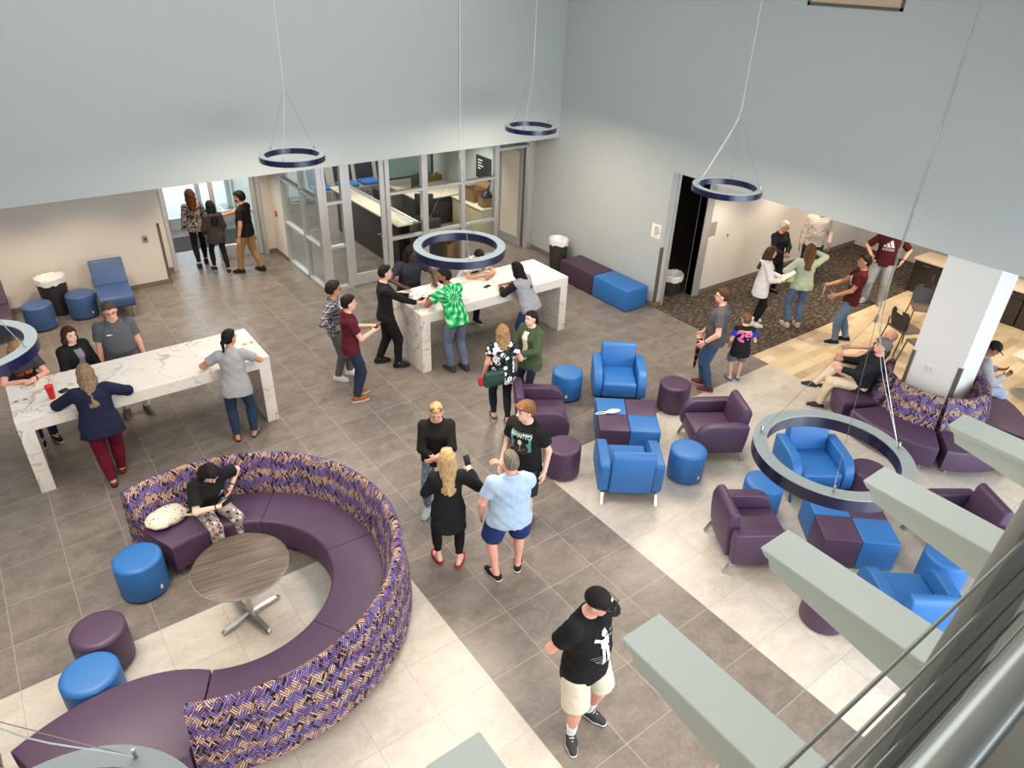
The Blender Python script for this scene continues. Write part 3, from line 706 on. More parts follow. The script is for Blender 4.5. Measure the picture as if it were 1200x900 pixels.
# ---- trash bins
def bin_(loc, label, r=.25, h=.72, square=False, rz=0):
    t = thing('waste_bin', label, 'bin', loc, rz, 'waste bins')
    n = 32
    def ring(k, z):
        out = []
        for i in range(n):
            a = 2*PI*i/n; x, y = r*k*math.cos(a), r*k*math.sin(a)
            if y < 0: x, y = x, y
            else: y = y*.62
            out.append((x, y, z))
        return out
    def loft(rows, cap0=True, cap1=False):
        bm = BM(); vs = [[bm.verts.new(p) for p in row] for row in rows]
        for a, b in zip(vs[:-1], vs[1:]):
            for i in range(n): bm.faces.new([a[i], a[(i+1) % n], b[(i+1) % n], b[i]])
        if cap0: bm.faces.new(vs[0][::-1])
        if cap1: bm.faces.new(vs[-1])
        return bm
    obj('bin_body', loft([ring(.80, 0), ring(.82, .02), ring(.99, h-.03), ring(1.0, h)]), M_CHAR, t)
    rr = random.Random(3)
    rows = [ring(1.035, h-.10), ring(1.03, h-.05), ring(1.035, h+.01), ring(.98, h+.018), ring(.90, h-.06), ring(.6, h-.16)]
    rows = [[(x*(1+rr.uniform(-.02, .02)), y*(1+rr.uniform(-.02, .02)), z+rr.uniform(-.018, .018)) for x, y, z in row] for row in rows]
    obj('bin_liner', loft(rows, False, True), M_LINER, t)
bin_((-2.10, 10.62, 0), 'dark bin with white liner between two slate blue ottomans'); bin_((7.42, 7.33, 0), 'dark bin with white liner beside the plum bench', .24, .72, rz=-PI/2); bin_((8.62, 5.05, 0), 'waste bin with white liner just inside the dark doorway', .26, .42)

# ---- curved sectional sofa
def arc_mesh(prof_in, a0, a1, cx, cy, n=22, rin=None, caps=True, uv=False, flip=1):
    """sweep a closed (r, z) profile over an arc; rin(angle) replaces r where the profile says None"""
    bm = BM(); rows = []; ul = bm.loops.layers.uv.new('UVMap'); per = []; acc = 0
    m = len(prof_in)
    for i in range(n+1):
        a = a0+(a1-a0)*i/n; row = []
        for r, z in prof_in:
            if isinstance(r, tuple): rr = rin(math.degrees(a))*(1-r[0])+r[1]*r[0]
            else: rr = r
            row.append(bm.verts.new((cx+rr*math.cos(a), cy+rr*math.sin(a), z)))
        rows.append(row)
    P = [0]
    pts = [((r[1] if isinstance(r, tuple) else r), z) for r, z in prof_in]
    for k in range(m): P.append(P[-1]+math.hypot(pts[(k+1) % m][0]-pts[k][0], pts[(k+1) % m][1]-pts[k][1]))
    for i in range(n):
        for k in range(m):
            k2 = (k+1) % m
            f = bm.faces.new([rows[i][k], rows[i][k2], rows[i+1][k2], rows[i+1][k]])
            rm = max(p[0] for p in pts)
            us = [(a0+(a1-a0)*i/n)*rm]*2+[(a0+(a1-a0)*(i+1)/n)*rm]*2; vs = [P[k], P[k+1], P[k+1], P[k]]
            for l, u, v in zip(f.loops, us, vs): l[ul].uv = (u, v)
    for row in (rows[0], rows[-1]):
        f = bm.faces.new(row if row is rows[0] else row[::-1])
        for l, p in zip(f.loops, pts): l[ul].uv = p
    es = [e for e in bm.edges if e.is_manifold and e.calc_face_angle(0) > R(60)]
    return bm
def rnd_prof(r0, r1, z0, z1, b=.035, rin=False):
    w = lambda r: (( (r-r0)/(r1-r0), r1) if rin else r)
    return [(w(r0+.03), z0), (w(r0+.012), z0+.03), (w(r0), z1-b), (w(r0+b*.3), z1-b*.3), (w(r0+b), z1), (w(r1), z1), (w(r1), z0)]
def sofa_section(label, a0, a1, cx, cy, rin, r1, ro, zt=.80, outward=True, back=True, group='curved sofa sections', g=.004):
    mid = (a0+a1)/2; t = thing('curved_sofa_section', label, 'sofa', (cx, cy, 0), 0, group)
    a0 += g/r1; a1 -= g/r1
    if outward:  # back on the outside of the ring
        obj('seat_cushion', arc_mesh([((0, r1), .10), ((.0, r1), .40), ((.02, r1), .43), ((.06, r1), .444), ((1, r1), .44), ((1, r1), .10)], a0, a1, 0, 0, 22, rin), M_PURPLE, t, angle=50)
        if back: obj('backrest', arc_mesh([(r1+.004, .11), (r1+.004, .44), (r1+.13, .86), (r1+.145, .89), (r1+.17, .90), (r1+.21, .89), (r1+.23, .86), (ro-.02, .44), (ro, .11)], a0, a1, 0, 0, 24), M_WEAVE, t, angle=50)
    else:
        obj('seat_cushion', arc_mesh([(r1, .10), (r1, .44), (ro-.04, .444), (ro-.012, .43), (ro, .40), (ro-.02, .10)], a0, a1, 0, 0, 22), M_PURPLE, t, angle=50)
        if back: obj('backrest', arc_mesh([(r1-.004, .11), (r1-.004, .44), (r1-.10, .86), (r1-.115, .89), (r1-.14, .90), (r1-.18, .89), (r1-.20, .86), (r1-.22, .44), (r1-.24, .11)], a0, a1, 0, 0, 24), M_WEAVE, t, angle=50)
    for a in (a0+.10, a1-.10):
        for r in ((rin(math.degrees(a))+.10, ro-.14) if outward else (r1-.10, ro-.14)):
            obj('foot', lathe([(.022, 0), (.026, .004), (.026, .105)], 16, Matrix.Translation((r*math.cos(a), r*math.sin(a), 0))), M_CHROME, t)
    return t
SC = (-1.72, 1.54)
G = 'sections of the round sectional sofa'
for a0, a1, lab in ((54.5, 112, 'plum sofa section with woven back on which the girl sits'), (-3, 54.5, 'plum sofa section at the far right of the round sofa'),
                    (-60.5, -3, 'plum sofa section at the right side of the round sofa'), (-118, -60.5, 'plum sofa section with its woven back towards us')):
    sofa_section(lab, R(a0), R(a1), SC[0], SC[1], lambda d: .97, 1.49, 1.79, group=G)
# leaf shaped bench closing the sofa
t = thing('leaf_bench', 'leaf shaped plum bench joining the round sofa at lower left', 'bench', (-3.0, .5, 0))
up = bezier((-2.195, .685), (-2.60, 1.06), (-3.20, 1.06), (-3.72, .82), 16); lo = bezier((-3.62, .56), (-3.35, .14), (-3.0, -.02), (-2.575, -.02), 12)
pts = [(x+3.0, y-.5) for x, y in [q[:2] for q in up]+[q[:2] for q in lo]+[(-2.44, .19)]]
obj('seat_cushion', prism(pts, .10, .442, 'z', .016, 3), M_PURPLE, t, angle=50)
for x, y in ((.5, .05), (.3, -.38), (-.6, .25), (-.5, -.15)): obj('foot', lathe([(.022, 0), (.026, .004), (.026, .105)], 16, Matrix.Translation((x, y, 0))), M_CHROME, t)
sofa_section('woven backed sofa end just showing in the bottom left corner', R(93), R(150), -3.76, -.42, lambda d: .97, 1.30, 1.60, group=G)

# ---- round pedestal table
t = thing('round_pedestal_table', 'round grey brown laminate table with steel pedestal inside the sofa', 'table', (-1.62, 1.48, 0), R(-10))
obj('tabletop', lathe([(.452, .715), (.46, .720), (.46, .738), (.455, .742)], 72), M_WALNUT, t)
obj('edge_band', lathe([(.4605, .716), (.4635, .719), (.4635, .737), (.4605, .741)], 72, caps=False), plain('grey_edge_band', srgb(168, 166, 164), .4), t)
bm = BM(); add_lathe(bm, [(.032, .05), (.032, .70)], 20); obj('column', bm, M_CHROME, t)
obj('top_plate', lathe([(.14, .695), (.14, .714)], 20), M_BLACK, t)
for k in range(4):
    a = R(24+90*k); bm = BM()
    add_prism(bm, [(0, .03), (.30, .012), (.335, .012), (.34, .03), (.30, .05), (0, .075)], -.022, .022, 'y', .004, 1, Matrix.Rotation(a, 4, 'Z'))
    add_lathe(bm, [(.016, 0), (.018, .013)], 12, Matrix.Translation((.32*math.cos(a), .32*math.sin(a), 0)))
    obj('base_foot', bm, M_CHROME, t)

# ---- banquette around the column
BC = (8.06, -.70); G = 'banquette sections around the column'
for a0, a1, lab in ((92, 149, 'plum banquette section on which the grey haired man in black sits'), (156, 213, 'plum banquette section directly in front of the white column'),
                    (217, 274, 'plum banquette section right of the column partly behind a steel fin'), (278, 335, 'plum banquette section at right where the man in cap sits')):
    sofa_section(lab, R(a0), R(a1), BC[0], BC[1], lambda d: .82, .82, 1.34, outward=False, group=G)

# ---- cafe chairs and cabinets at right
def cafe_chair():
    t = thing('cafe_chair', '', 'chair'); m = M_CHAR
    obj('seat', box(-.23, .23, -.22, .23, .43, .465, .016, 3), plain('grey_seat_pad', srgb(98, 88, 82), .7), t)
    bm = BM(); pts = []
    n = 10
    rows = []
    for j, z in enumerate((.47, .56, .66, .76, .83)):
        w = (.19, .225, .235, .23, .18)[j]; rows.append([(w*(-1+2*i/n), -.20-.05*(z-.47)/.36+.045*(abs(-1+2*i/n)**2), z) for i in range(n+1)])
    fr = [[bm.verts.new(p) for p in r] for r in rows]; bk = [[bm.verts.new((p[0], p[1]-.016, p[2])) for p in r] for r in rows]
    def hole(j, i): return j == 3 and 3 <= i <= 6
    for j in range(4):
        for i in range(n):
            if hole(j, i): continue
            bm.faces.new([fr[j][i], fr[j][i+1], fr[j+1][i+1], fr[j+1][i]]); bm.faces.new([bk[j][i+1], bk[j][i], bk[j+1][i], bk[j+1][i+1]])
    bnd = [e for e in bm.edges if e.is_boundary and all(v in set(sum(fr, [])) for v in e.verts)]
    mp = {a: b for ra, rb in zip(fr, bk) for a, b in zip(ra, rb)}
    for e in bnd: bm.faces.new([e.verts[0], e.verts[1], mp[e.verts[1]], mp[e.verts[0]]])
    obj('backrest', bm, m, t, angle=50)
    for s in (-1, 1):
        obj('leg', tube([(s*.21, .20, .44), (s*.24, .26, 0)], .012, 8), m, t); obj('leg', tube([(s*.20, -.24, .62), (s*.21, -.22, .44), (s*.24, -.30, 0)], .012, 8), m, t)
    return t
cc = cafe_chair()
for i, (x, y, h, lab) in enumerate([(11.55, 1.10, 215, 'grey cafe chair facing us beside the dark cabinets'), (10.3, .82, -25, 'dark grey cafe chair seen from its back behind the bald man'), (9.95, .28, 150, 'grey cafe chair just behind the bald seated man')]):
    place(cc, i, (x, y, 0), hd(h), lab, 'cafe chairs at the right')
def base_cabinet(y0, y1, label):
    t = thing('base_cabinet', label, 'cabinet', (13.6, (y0+y1)/2, 0), 0, 'dark base cabinets'); L = (y1-y0)/2
    obj('cabinet_body', box(-.27, .3, -L, L, 0, .72, .004, 1), M_ESPRESSO, t)
    for s in (-1, 1):
        d = obj('cabinet_door', box(-.292, -.272, min(s*.004, s*(L-.006)), max(s*.004, s*(L-.006)), .03, .56, .004, 1), M_ESPRESSO, t)
        obj('door_pull', tube([(-.292, s*.06, .36), (-.315, s*.06, .37), (-.315, s*.06, .50), (-.292, s*.06, .51)], .006, 6), M_CHROME, d)
        d = obj('drawer', box(-.292, -.272, min(s*.004, s*(L-.006)), max(s*.004, s*(L-.006)), .57, .71, .004, 1), M_ESPRESSO, t)
        obj('drawer_pull', tube([(-.292, s*L*.5-.06, .65), (-.315, s*L*.5-.055, .65), (-.315, s*L*.5+.055, .65), (-.292, s*L*.5+.06, .65)], .006, 6), M_CHROME, d)
base_cabinet(1.16, 2.26, 'dark brown base cabinet left of the white column'); base_cabinet(.04, 1.14, 'dark brown base cabinet hidden mostly behind the white column')
base_cabinet(-1.08, .02, 'dark brown base cabinet right of the white column')
tag(obj('counter_top', box(13.27, 14.0, -1.12, 2.30, .722, .76, .008, 2), M_CREAMTOP), 'long cream worktop over the dark cabinets at the right', 'worktop')
tag(obj('folded_cloth', box(13.5, 13.85, 1.15, 1.45, .761, .79, .012, 3), plain('grey_cloth', srgb(130, 118, 110), .9)), 'grey item lying on the cream worktop near the column', 'cloth')
t = thing('white_cafe_table', 'white cafe table cut by the right picture edge', 'table', (9.42, -1.98+.35, 0))
t.location = (9.62, -1.55, 0)
t.location = (10.55, -1.30, 0)
obj('tabletop', box(-.36, .36, -.36, .36, .71, .735, .012, 3), M_WHITE, t); obj('column', lathe([(.03, .02), (.03, .71)], 16), M_CHROME, t); obj('base_plate', lathe([(.24, 0), (.24, .012), (.05, .024)], 32), M_CHROME, t)

# ---- small things
t = thing('red_tumbler', 'red plastic tumbler with lid standing on the left marble table', 'tumbler', (-2.66, 5.27, 1.07))
obj('cup_body', lathe([(.032, 0), (.036, .004), (.048, .17)], 24), plain('red_plastic', srgb(200, 26, 28), .35), t); obj('lid', lathe([(.050, .17), (.051, .185), (.036, .192)], 24), plain('red_plastic_lid', srgb(214, 44, 40), .35), t)
obj('straw', tube([(.0, .0, .19), (.03, .015, .26)], .004, 8), plain('clear_pink_straw', srgb(230, 120, 120), .3), t)
t = thing('black_wallet', 'black wallet on left marble table beside the red tumbler', 'wallet', (-2.52, 5.38, 1.0712), R(25)); obj('cover', box(-.055, .055, -.04, .04, 0, .018, .006, 2), M_BLACK, t); obj('strap', box(-.012, .012, -.041, .041, .012, .020, .002, 1), M_CHAR, t)
def phone(loc, rz, label, tilt=None):
    t = thing('smartphone', label, 'phone', loc, rz, 'smartphones')
    if tilt: t.rotation_euler = tilt
    obj('phone_case', box(-.037, .037, -.075, .075, 0, .009, .004, 2), M_BLACK, t); obj('screen', box(-.033, .033, -.070, .070, .0088, .0098, .001, 1), plain('phone_screen', (.02, .022, .03, 1), .08), t)
    return t
phone((2.78, 5.44, 1.0712), R(-60), 'black smartphone lying on marble table by the open papers'); phone((4.02, 5.30, 1.0712), R(-70), 'black smartphone on marble table under the hand of grey shirt woman')
t = thing('charging_pack', 'white handheld remote lying on the far block of cube ottomans', 'remote', (3.79, 1.76, .442), R(-20))
obj('body', lathe([(.02, 0), (.055, .006), (.065, .022), (.05, .038), (.015, .044)], 28, Matrix.Diagonal((1.75, .72, 1, 1))), M_WHITE, t)
obj('cable_loop', tube([(-.10, 0, .02), (-.15, .03, .012), (-.22, .035, .008), (-.27, .015, .007), (-.22, -.01, .007), (-.14, -.012, .01), (-.10, -.01, .018)], .007, 8), M_WHITE, t)
# ================================================================ PEOPLE: implicit surfaces meshed with surface nets
V3 = lambda *a: np.array(a, float)
def nrm(v): return v/(np.linalg.norm(v)+1e-12)
class Field:
    def __init__(s, lo, hi, h):
        s.h = h; s.lo = np.array(lo, float); n = np.ceil((np.array(hi)-s.lo)/h).astype(int)+1; s.n = n
        s.ax = [(s.lo[i]+h*np.arange(n[i])).astype(np.float32) for i in range(3)]
        s.F = np.full(n, 1.0, np.float32)
    def sl(s, lo, hi):
        a = [max(0, int(math.floor((lo[i]-s.lo[i])/s.h))) for i in range(3)]; b = [min(s.n[i], int(math.ceil((hi[i]-s.lo[i])/s.h))+1) for i in range(3)]
        if any(x >= y for x, y in zip(a, b)): return None
        return tuple(slice(x, y) for x, y in zip(a, b))
    def pts(s, sl):
        return s.ax[0][sl[0]][:, None, None], s.ax[1][sl[1]][None, :, None], s.ax[2][sl[2]][None, None, :]
    def put(s, sl, d, k, op='u'):
        A = s.F[sl]
        if op == 'u':
            if k > 0:
                h = np.maximum(k-np.abs(A-d), 0)/k; s.F[sl] = np.minimum(A, d)-h*h*k*.25
            else: s.F[sl] = np.minimum(A, d)
        else: s.F[sl] = np.maximum(A, -d)
    def cap(s, a, b, ra, rb, k=.02, op='u', cutb=None, cuta=None, flat=None):
        a = np.asarray(a, float); b = np.asarray(b, float); m = max(ra, rb)+k+.03
        sl = s.sl(np.minimum(a, b)-m, np.maximum(a, b)+m)
        if sl is None: return
        x, y, z = s.pts(sl); ab = b-a; L2 = ab@ab+1e-12
        t = ((x-a[0])*ab[0]+(y-a[1])*ab[1]+(z-a[2])*ab[2])/L2
        raw = t; t = np.clip(t, 0, 1)
        d = np.sqrt((x-a[0]-t*ab[0])**2+(y-a[1]-t*ab[1])**2+(z-a[2]-t*ab[2])**2)-(ra+(rb-ra)*t)
        L = math.sqrt(L2)
        if cutb is not None: d = np.maximum(d, (raw-cutb)*L)
        if cuta is not None: d = np.maximum(d, (cuta-raw)*L)
        s.put(sl, d, k, op)
    def ell(s, c, r, M=None, k=.02, op='u', cut=None):
        c = np.asarray(c, float); r = np.asarray(r, float); m = r.max()+k+.03
        sl = s.sl(c-m, c+m)
        if sl is None: return
        x, y, z = s.pts(sl); x = x-c[0]; y = y-c[1]; z = z-c[2]
        if M is not None: x, y, z = (M[0,i]*x+M[1,i]*y+M[2,i]*z for i in range(3)) if False else [M[0][i]*x+M[1][i]*y+M[2][i]*z for i in range(3)]
        k0 = np.sqrt((x/r[0])**2+(y/r[1])**2+(z/r[2])**2); k1 = np.sqrt((x/r[0]**2)**2+(y/r[1]**2)**2+(z/r[2]**2)**2)+1e-9
        d = k0*(k0-1)/k1
        if cut is not None:
            for (px, py, pz), n in cut: d = np.maximum(d, (x-px)*n[0]+(y-py)*n[1]+(z-pz)*n[2])
        s.put(sl, d, k, op)
    def loft(s, o, M, tab, k=.02, grow=0.0, z0=None, z1=None, wrinkle=0.0, seed=0):
        """tab rows: z, half width, half depth, depth offset   (frame columns M: right, forward, up)"""
        T = np.array(tab, float); o = np.asarray(o, float)
        zl, zh = T[0, 0], T[-1, 0]
        m = max(T[:, 1].max(), T[:, 2].max()+np.abs(T[:, 3]).max())+grow+k+.05
        e = [o+M[:, 2]*zl, o+M[:, 2]*zh]; sl = s.sl(np.minimum(*e)-m, np.maximum(*e)+m)
        if sl is None: return
        x, y, z = s.pts(sl); x = x-o[0]; y = y-o[1]; z = z-o[2]
        X = M[0,0]*x+M[1,0]*y+M[2,0]*z; Y = M[0,1]*x+M[1,1]*y+M[2,1]*z; Z = M[0,2]*x+M[1,2]*y+M[2,2]*z
        zc = np.clip(Z, zl, zh)
        zi = np.linspace(zl, zh, 64)
        def itp(col):
            v = np.interp(zi, T[:, 0], T[:, col])
            v = np.convolve(np.pad(v, 3, 'edge'), np.ones(7)/7, 'valid')
            f = (zc-zl)/(zh-zl)*63; i = np.clip(f.astype(np.int32), 0, 62); fr = f-i; v = v.astype(np.float32)
            return v[i]*(1-fr)+v[i+1]*fr
        wx = itp(1)+grow; wy = itp(2)+grow; oy = itp(3)
        if wrinkle: 
            w = wrinkle*(np.sin(Z*46+X*14+seed)*np.sin(X*22-Y*17+seed*2)+.6*np.sin(Z*23-Y*30+seed*3)); wx = wx+w; wy = wy+w
        q = np.sqrt((X/wx)**2+((Y-oy)/wy)**2)
        d = (q-1)*np.minimum(wx, wy)
        d = np.maximum(d, (zl if z0 is None else z0)-Z); d = np.maximum(d, Z-(zh if z1 is None else z1))
        s.put(sl, d.astype(np.float32), k)
    def cutplane(s, p, n):
        x, y, z = s.pts((slice(None),)*3)
        s.F = np.maximum(s.F, ((x-p[0])*n[0]+(y-p[1])*n[1]+(z-p[2])*n[2]).astype(np.float32))
    def bumpy(s, amp, f, seed=0):
        x, y, z = s.pts((slice(None),)*3)
        s.F = s.F+(amp*(np.sin(x*f+seed)*np.sin(y*f*1.1+seed*2)*np.sin(z*f*.9+seed*3)+.6*np.sin(x*f*2.1+y*f*1.3)*np.sin(z*f*1.9+seed))).astype(np.float32)
    def at(s, p):
        i = np.clip(((p-s.lo)/s.h), 0, s.n-1.001); j = i.astype(int)
        return s.F[j[:, 0], j[:, 1], j[:, 2]]
    def mesh(s):
        F = s.F; h = s.h; S = F < 0; n = np.array(F.shape)
        if not S.any(): return None
        ii = np.argwhere(S); a = np.maximum(ii.min(0)-2, 0); b = np.minimum(ii.max(0)+3, n)
        F = F[a[0]:b[0], a[1]:b[1], a[2]:b[2]]; S = S[a[0]:b[0], a[1]:b[1], a[2]:b[2]]; org = s.lo+a*h
        # keep the field closed at the grid border
        F = np.pad(F, 1, constant_values=.01); S = np.pad(S, 1); org = org-h
        c = [S[i:S.shape[0]-1+i, j:S.shape[1]-1+j, k:S.shape[2]-1+k] for i in (0, 1) for j in (0, 1) for k in (0, 1)]
        any_ = c[0].copy(); all_ = c[0].copy()
        for q in c[1:]: any_ |= q; all_ &= q
        cells = np.argwhere(any_ & ~all_); N = len(cells)
        idx = np.full(any_.shape, -1, np.int32); idx[cells[:, 0], cells[:, 1], cells[:, 2]] = np.arange(N)
        acc = np.zeros((N, 3)); cnt = np.zeros(N)
        cor = [(i, j, k) for i in (0, 1) for j in (0, 1) for k in (0, 1)]
        val = {q: F[cells[:, 0]+q[0], cells[:, 1]+q[1], cells[:, 2]+q[2]] for q in cor}
        for q in cor:
            for ax in range(3):
                if q[ax] == 0:
                    r = list(q); r[ax] = 1; r = tuple(r); A, B = val[q], val[r]; m = (A < 0) != (B < 0)
                    t = A[m]/(A[m]-B[m]); p = np.tile(np.array(q, float), (m.sum(), 1)); p[:, ax] += t
                    acc[m] += p; cnt[m] += 1
        V = org+h*(cells+acc/cnt[:, None])
        Q = []
        for ax in range(3):
            sh = [slice(None)]*3; sh2 = [slice(None)]*3; sh[ax] = slice(0, -1); sh2[ax] = slice(1, None)
            A, B = S[tuple(sh)], S[tuple(sh2)]; E = np.argwhere(A != B); sg = A[E[:, 0], E[:, 1], E[:, 2]]
            u, v = (ax+1) % 3, (ax+2) % 3
            def g(du, dv):
                e = E.copy(); e[:, u] -= du; e[:, v] -= dv; return idx[e[:, 0], e[:, 1], e[:, 2]]
            q = np.stack([g(1, 1), g(0, 1), g(0, 0), g(1, 0)], 1)
            q[~sg] = q[~sg][:, ::-1]; Q.append(q)
        Q = np.concatenate(Q); Q = Q[(Q >= 0).all(1)]
        return V, Q
def np_mesh(name, V, Q, mat, parent, smooth_it=1):
    if smooth_it:
        for _ in range(smooth_it):
            acc = np.zeros_like(V); cnt = np.zeros(len(V))
            for i in range(4):
                for j in (1, 3):
                    np.add.at(acc, Q[:, i], V[Q[:, (i+j) % 4]]); np.add.at(cnt, Q[:, i], 1)
            V = V*.5+.5*acc/np.maximum(cnt, 1)[:, None]
    me = bpy.data.meshes.new(name); me.vertices.add(len(V)); me.vertices.foreach_set('co', V.astype(np.float32).ravel())
    me.loops.add(len(Q)*4); me.loops.foreach_set('vertex_index', Q.astype(np.int32).ravel())
    me.polygons.add(len(Q)); me.polygons.foreach_set('loop_start', np.arange(0, len(Q)*4, 4, dtype=np.int32))
    me.polygons.foreach_set('use_smooth', np.ones(len(Q), bool)); me.update(calc_edges=True)
    me.materials.append(mat); o = bpy.data.objects.new(name, me); return link(o, parent)
def fmesh(name, f, mat, parent, sm=1):
    r = f.mesh()
    return None if r is None else np_mesh(name, r[0], r[1], mat, parent, sm)
def rotx(a): c, s = math.cos(a), math.sin(a); return np.array([[1, 0, 0], [0, c, -s], [0, s, c]])
def roty(a): c, s = math.cos(a), math.sin(a); return np.array([[c, 0, s], [0, 1, 0], [-s, 0, c]])
def rotz(a): c, s = math.cos(a), math.sin(a); return np.array([[c, -s, 0], [s, c, 0], [0, 0, 1]])
def ik(S, Wp, a, b, hint):
    d = Wp-S; L = np.linalg.norm(d)
    if L > (a+b)*.995: Wp = S+d/L*(a+b)*.995; d = Wp-S; L = np.linalg.norm(d)
    x = (a*a-b*b+L*L)/(2*L); hh = math.sqrt(max(a*a-x*x, 0)); u = d/L; p = hint-(hint@u)*u
    return S+u*x+nrm(p)*hh, Wp
SKIN = {k: plain('skin_'+k, c, .5, spec=.35, var=.05, scale=14) for k, c in
        {'light': srgb(222, 176, 156), 'pink': srgb(226, 168, 150), 'tan': srgb(196, 144, 114), 'brown': srgb(140, 94, 70), 'dark': srgb(78, 50, 40), 'pale': srgb(230, 190, 172)}.items()}
HAIRM = {}
def hairmat(col):
    k = tuple(col)
    if k not in HAIRM:
        t = NT('hair'); v = t.coord(); n = t.noise(t.mapping(v, sc=(60, 60, 7)), 1.0, 4, .6, .6)
        d = tuple(c*.45 for c in col[:3])+(1,); l = tuple(min(1, c*1.2) for c in col[:3])+(1,)
        t.base(t.ramp(n, [(.3, d), (.7, l)])); t.set(.62, 0, .18); t.bump(n, .5, .01); HAIRM[k] = t.m
    return HAIRM[k]
M_EYE = plain('eye_dark', srgb(40, 30, 26), .2); M_LIP = plain('lip', srgb(176, 96, 90), .5)
PEOPLE = {}
def person(key, label, pos, head, H=1.75, sex='m', build=1.0, belly=0.0, skin='light', hair=('short', srgb(50, 36, 28)), top=('tee', srgb(30, 30, 32)), bottom=('trousers', srgb(50, 60, 84)),
           shoes=('sneaker', srgb(40, 40, 42), srgb(225, 225, 222)), socks=None, lean=0, side=0, twist=0, headyaw=0, headpitch=0, headtilt=0, pelvis=None, feet=None, knee=None,
           armL=(-.27, .06, .80), armR=(.27, .06, .80), elbL=(-.45, -.8, -.3), elbR=(.45, -.8, -.3), handL='relax', handR='relax', glasses=False, facial=None, h=.0072, hem=None, topmat=None, botmat=None, extra=None, child=False, sleeves=None):
    k = H/1.75; bw = build
    t = thing('person', label, 'person', pos, R(head-90), None)
    # ---- skeleton
    if feet is None: feet = ((-.115, .02, 0, 8), (.115, -.02, 0, -8))
    pel = V3(0, 0, .945*k) if pelvis is None else np.array(pelvis, float)*k
    TM = rotz(R(twist)) @ roty(R(side)) @ rotx(R(-lean)); PM = rotz(R(twist*.4)) @ rotx(R(-lean*.35))
    T = lambda x, y, z: pel+TM @ (V3(x, y, z)*k)
    P_ = lambda x, y, z: pel+PM @ (V3(x, y, z)*k)
    hips = [P_(-.088*bw, 0, -.03), P_(.088*bw, 0, -.03)]
    ankles, toes, footM, knees = [], [], [], []
    for i, f in enumerate(feet):
        M = rotz(R(f[3])) @ rotx(R(f[4] if len(f) > 4 else 0))
        an = V3(f[0], f[1], f[2]+.085)*k; footM.append(M)
        kd = nrm(M @ V3(0, 1, .0)) if knee is None else nrm(np.array(knee[i], float))
        kn, an = ik(hips[i], an, .435*k, .425*k, kd); knees.append(kn); ankles.append(an)
    sh = [T(-.170*(.55+.45*bw)*(.92 if sex == 'f' else 1), -.008, .428), T(.170*(.55+.45*bw)*(.92 if sex == 'f' else 1), -.008, .428)]
    wr, el = [], []
    for i, (a, e) in enumerate(((armL, elbL), (armR, elbR))):
        E_, W_ = ik(sh[i], np.array(a, float)*k, .295*k, .255*k, nrm(TM @ np.array(e, float))); el.append(E_); wr.append(W_)
    neck = T(0, -.012, .515)
    HM = TM @ rotx(R(lean*.55)) @ rotz(R(headyaw)) @ rotx(R(-headpitch)) @ roty(R(headtilt))
    NM = TM @ rotx(R(lean*.3)) @ rotz(R(headyaw*.4)) @ rotx(R(-headpitch*.5))
    hs = 1.0 if not child else 1.18
    hc = neck+NM @ (V3(0, .028, .125)*k)+HM @ (V3(0, .012, .02)*k*hs)
    Hd = lambda x, y, z: hc+HM @ (V3(x, y, z)*k*hs)
    allp = np.array(ankles+knees+hips+sh+el+wr+[hc, pel]); lo = allp.min(0)-.27; hi = allp.max(0)+.27; lo[2] = max(lo[2], -.005) if feet[0][2] >= 0 else lo[2]
    # ---- torso table
    m = sex == 'm'; b = bw; be = belly
    tab = [(-.13, .10*b, .07*b, -.01), (-.06, .165*b, .112*b, -.012), (.02, (.168 if m else .176)*b, (.112*b+be*.5), -.008+be*.45), (.10, (.158 if m else .152)*b+be*.35, .104*b+be, be*.75), (.18, (.152 if m else .136)*b+be*.35, .098*b+be, be*.75),
           (.26, (.160 if m else .142)*b+be*.15, (.106 if m else .108)*b+be*.45, .004+be*.35), (.34, (.176 if m else .154)*b, (.116 if m else .128)*b, .006 if m else .018), (.41, (.166 if m else .148)*b, (.104 if m else .098)*b, -.004), (.46, .122*b**.7, .080*b**.7, -.010), (.50, .078*b**.5, .062, -.012), (.53, .058*b**.5, .052, -.012)]
    tab = [tuple(v*k for v in r) for r in tab]
    # ---- body
    f = Field(lo, hi, h)
    f.loft(pel, TM, tab, .02)
    for i in (0, 1):
        sx = -1 if i == 0 else 1
        f.cap(hips[i], knees[i], .082*k*b, .054*k*b**.6, .035*k); cm = ankles[i]*.48+knees[i]*.52-(footM[i] @ V3(0, .008, 0))*k
        f.cap(knees[i], ankles[i], .050*k*b**.5, .034*k*b**.4, .02); f.cap(knees[i]*.78+ankles[i]*.22, cm, .050*k*b**.6, .044*k*b**.5, .03)
        FM = footM[i]; A = ankles[i]
        q = lambda x, y, z: A+FM @ (V3(x, y, z)*k)
        f.cap(q(0, -.035, -.045), q(0, .09, -.05), .034*k, .036*k, .02); f.cap(q(0, -.01, -.01), q(0, .08, -.045), .034*k, .030*k, .02); f.cap(q(0, .09, -.052), q(.0, .145, -.058), .036*k, .024*k, .015)
        f.ell(sh[i], V3(.052, .054, .052)*k*b**.6, None, .04)
        f.cap(sh[i], el[i], .050*k*b**.7, .040*k*b**.7, .03); f.cap(el[i], wr[i], .040*k*b**.7, .027*k*b**.3, .015)
        # hand
        mode = (handL, handR)[i]; fd = nrm(wr[i]-el[i])
        inward = TM @ V3(-sx, 0, 0)
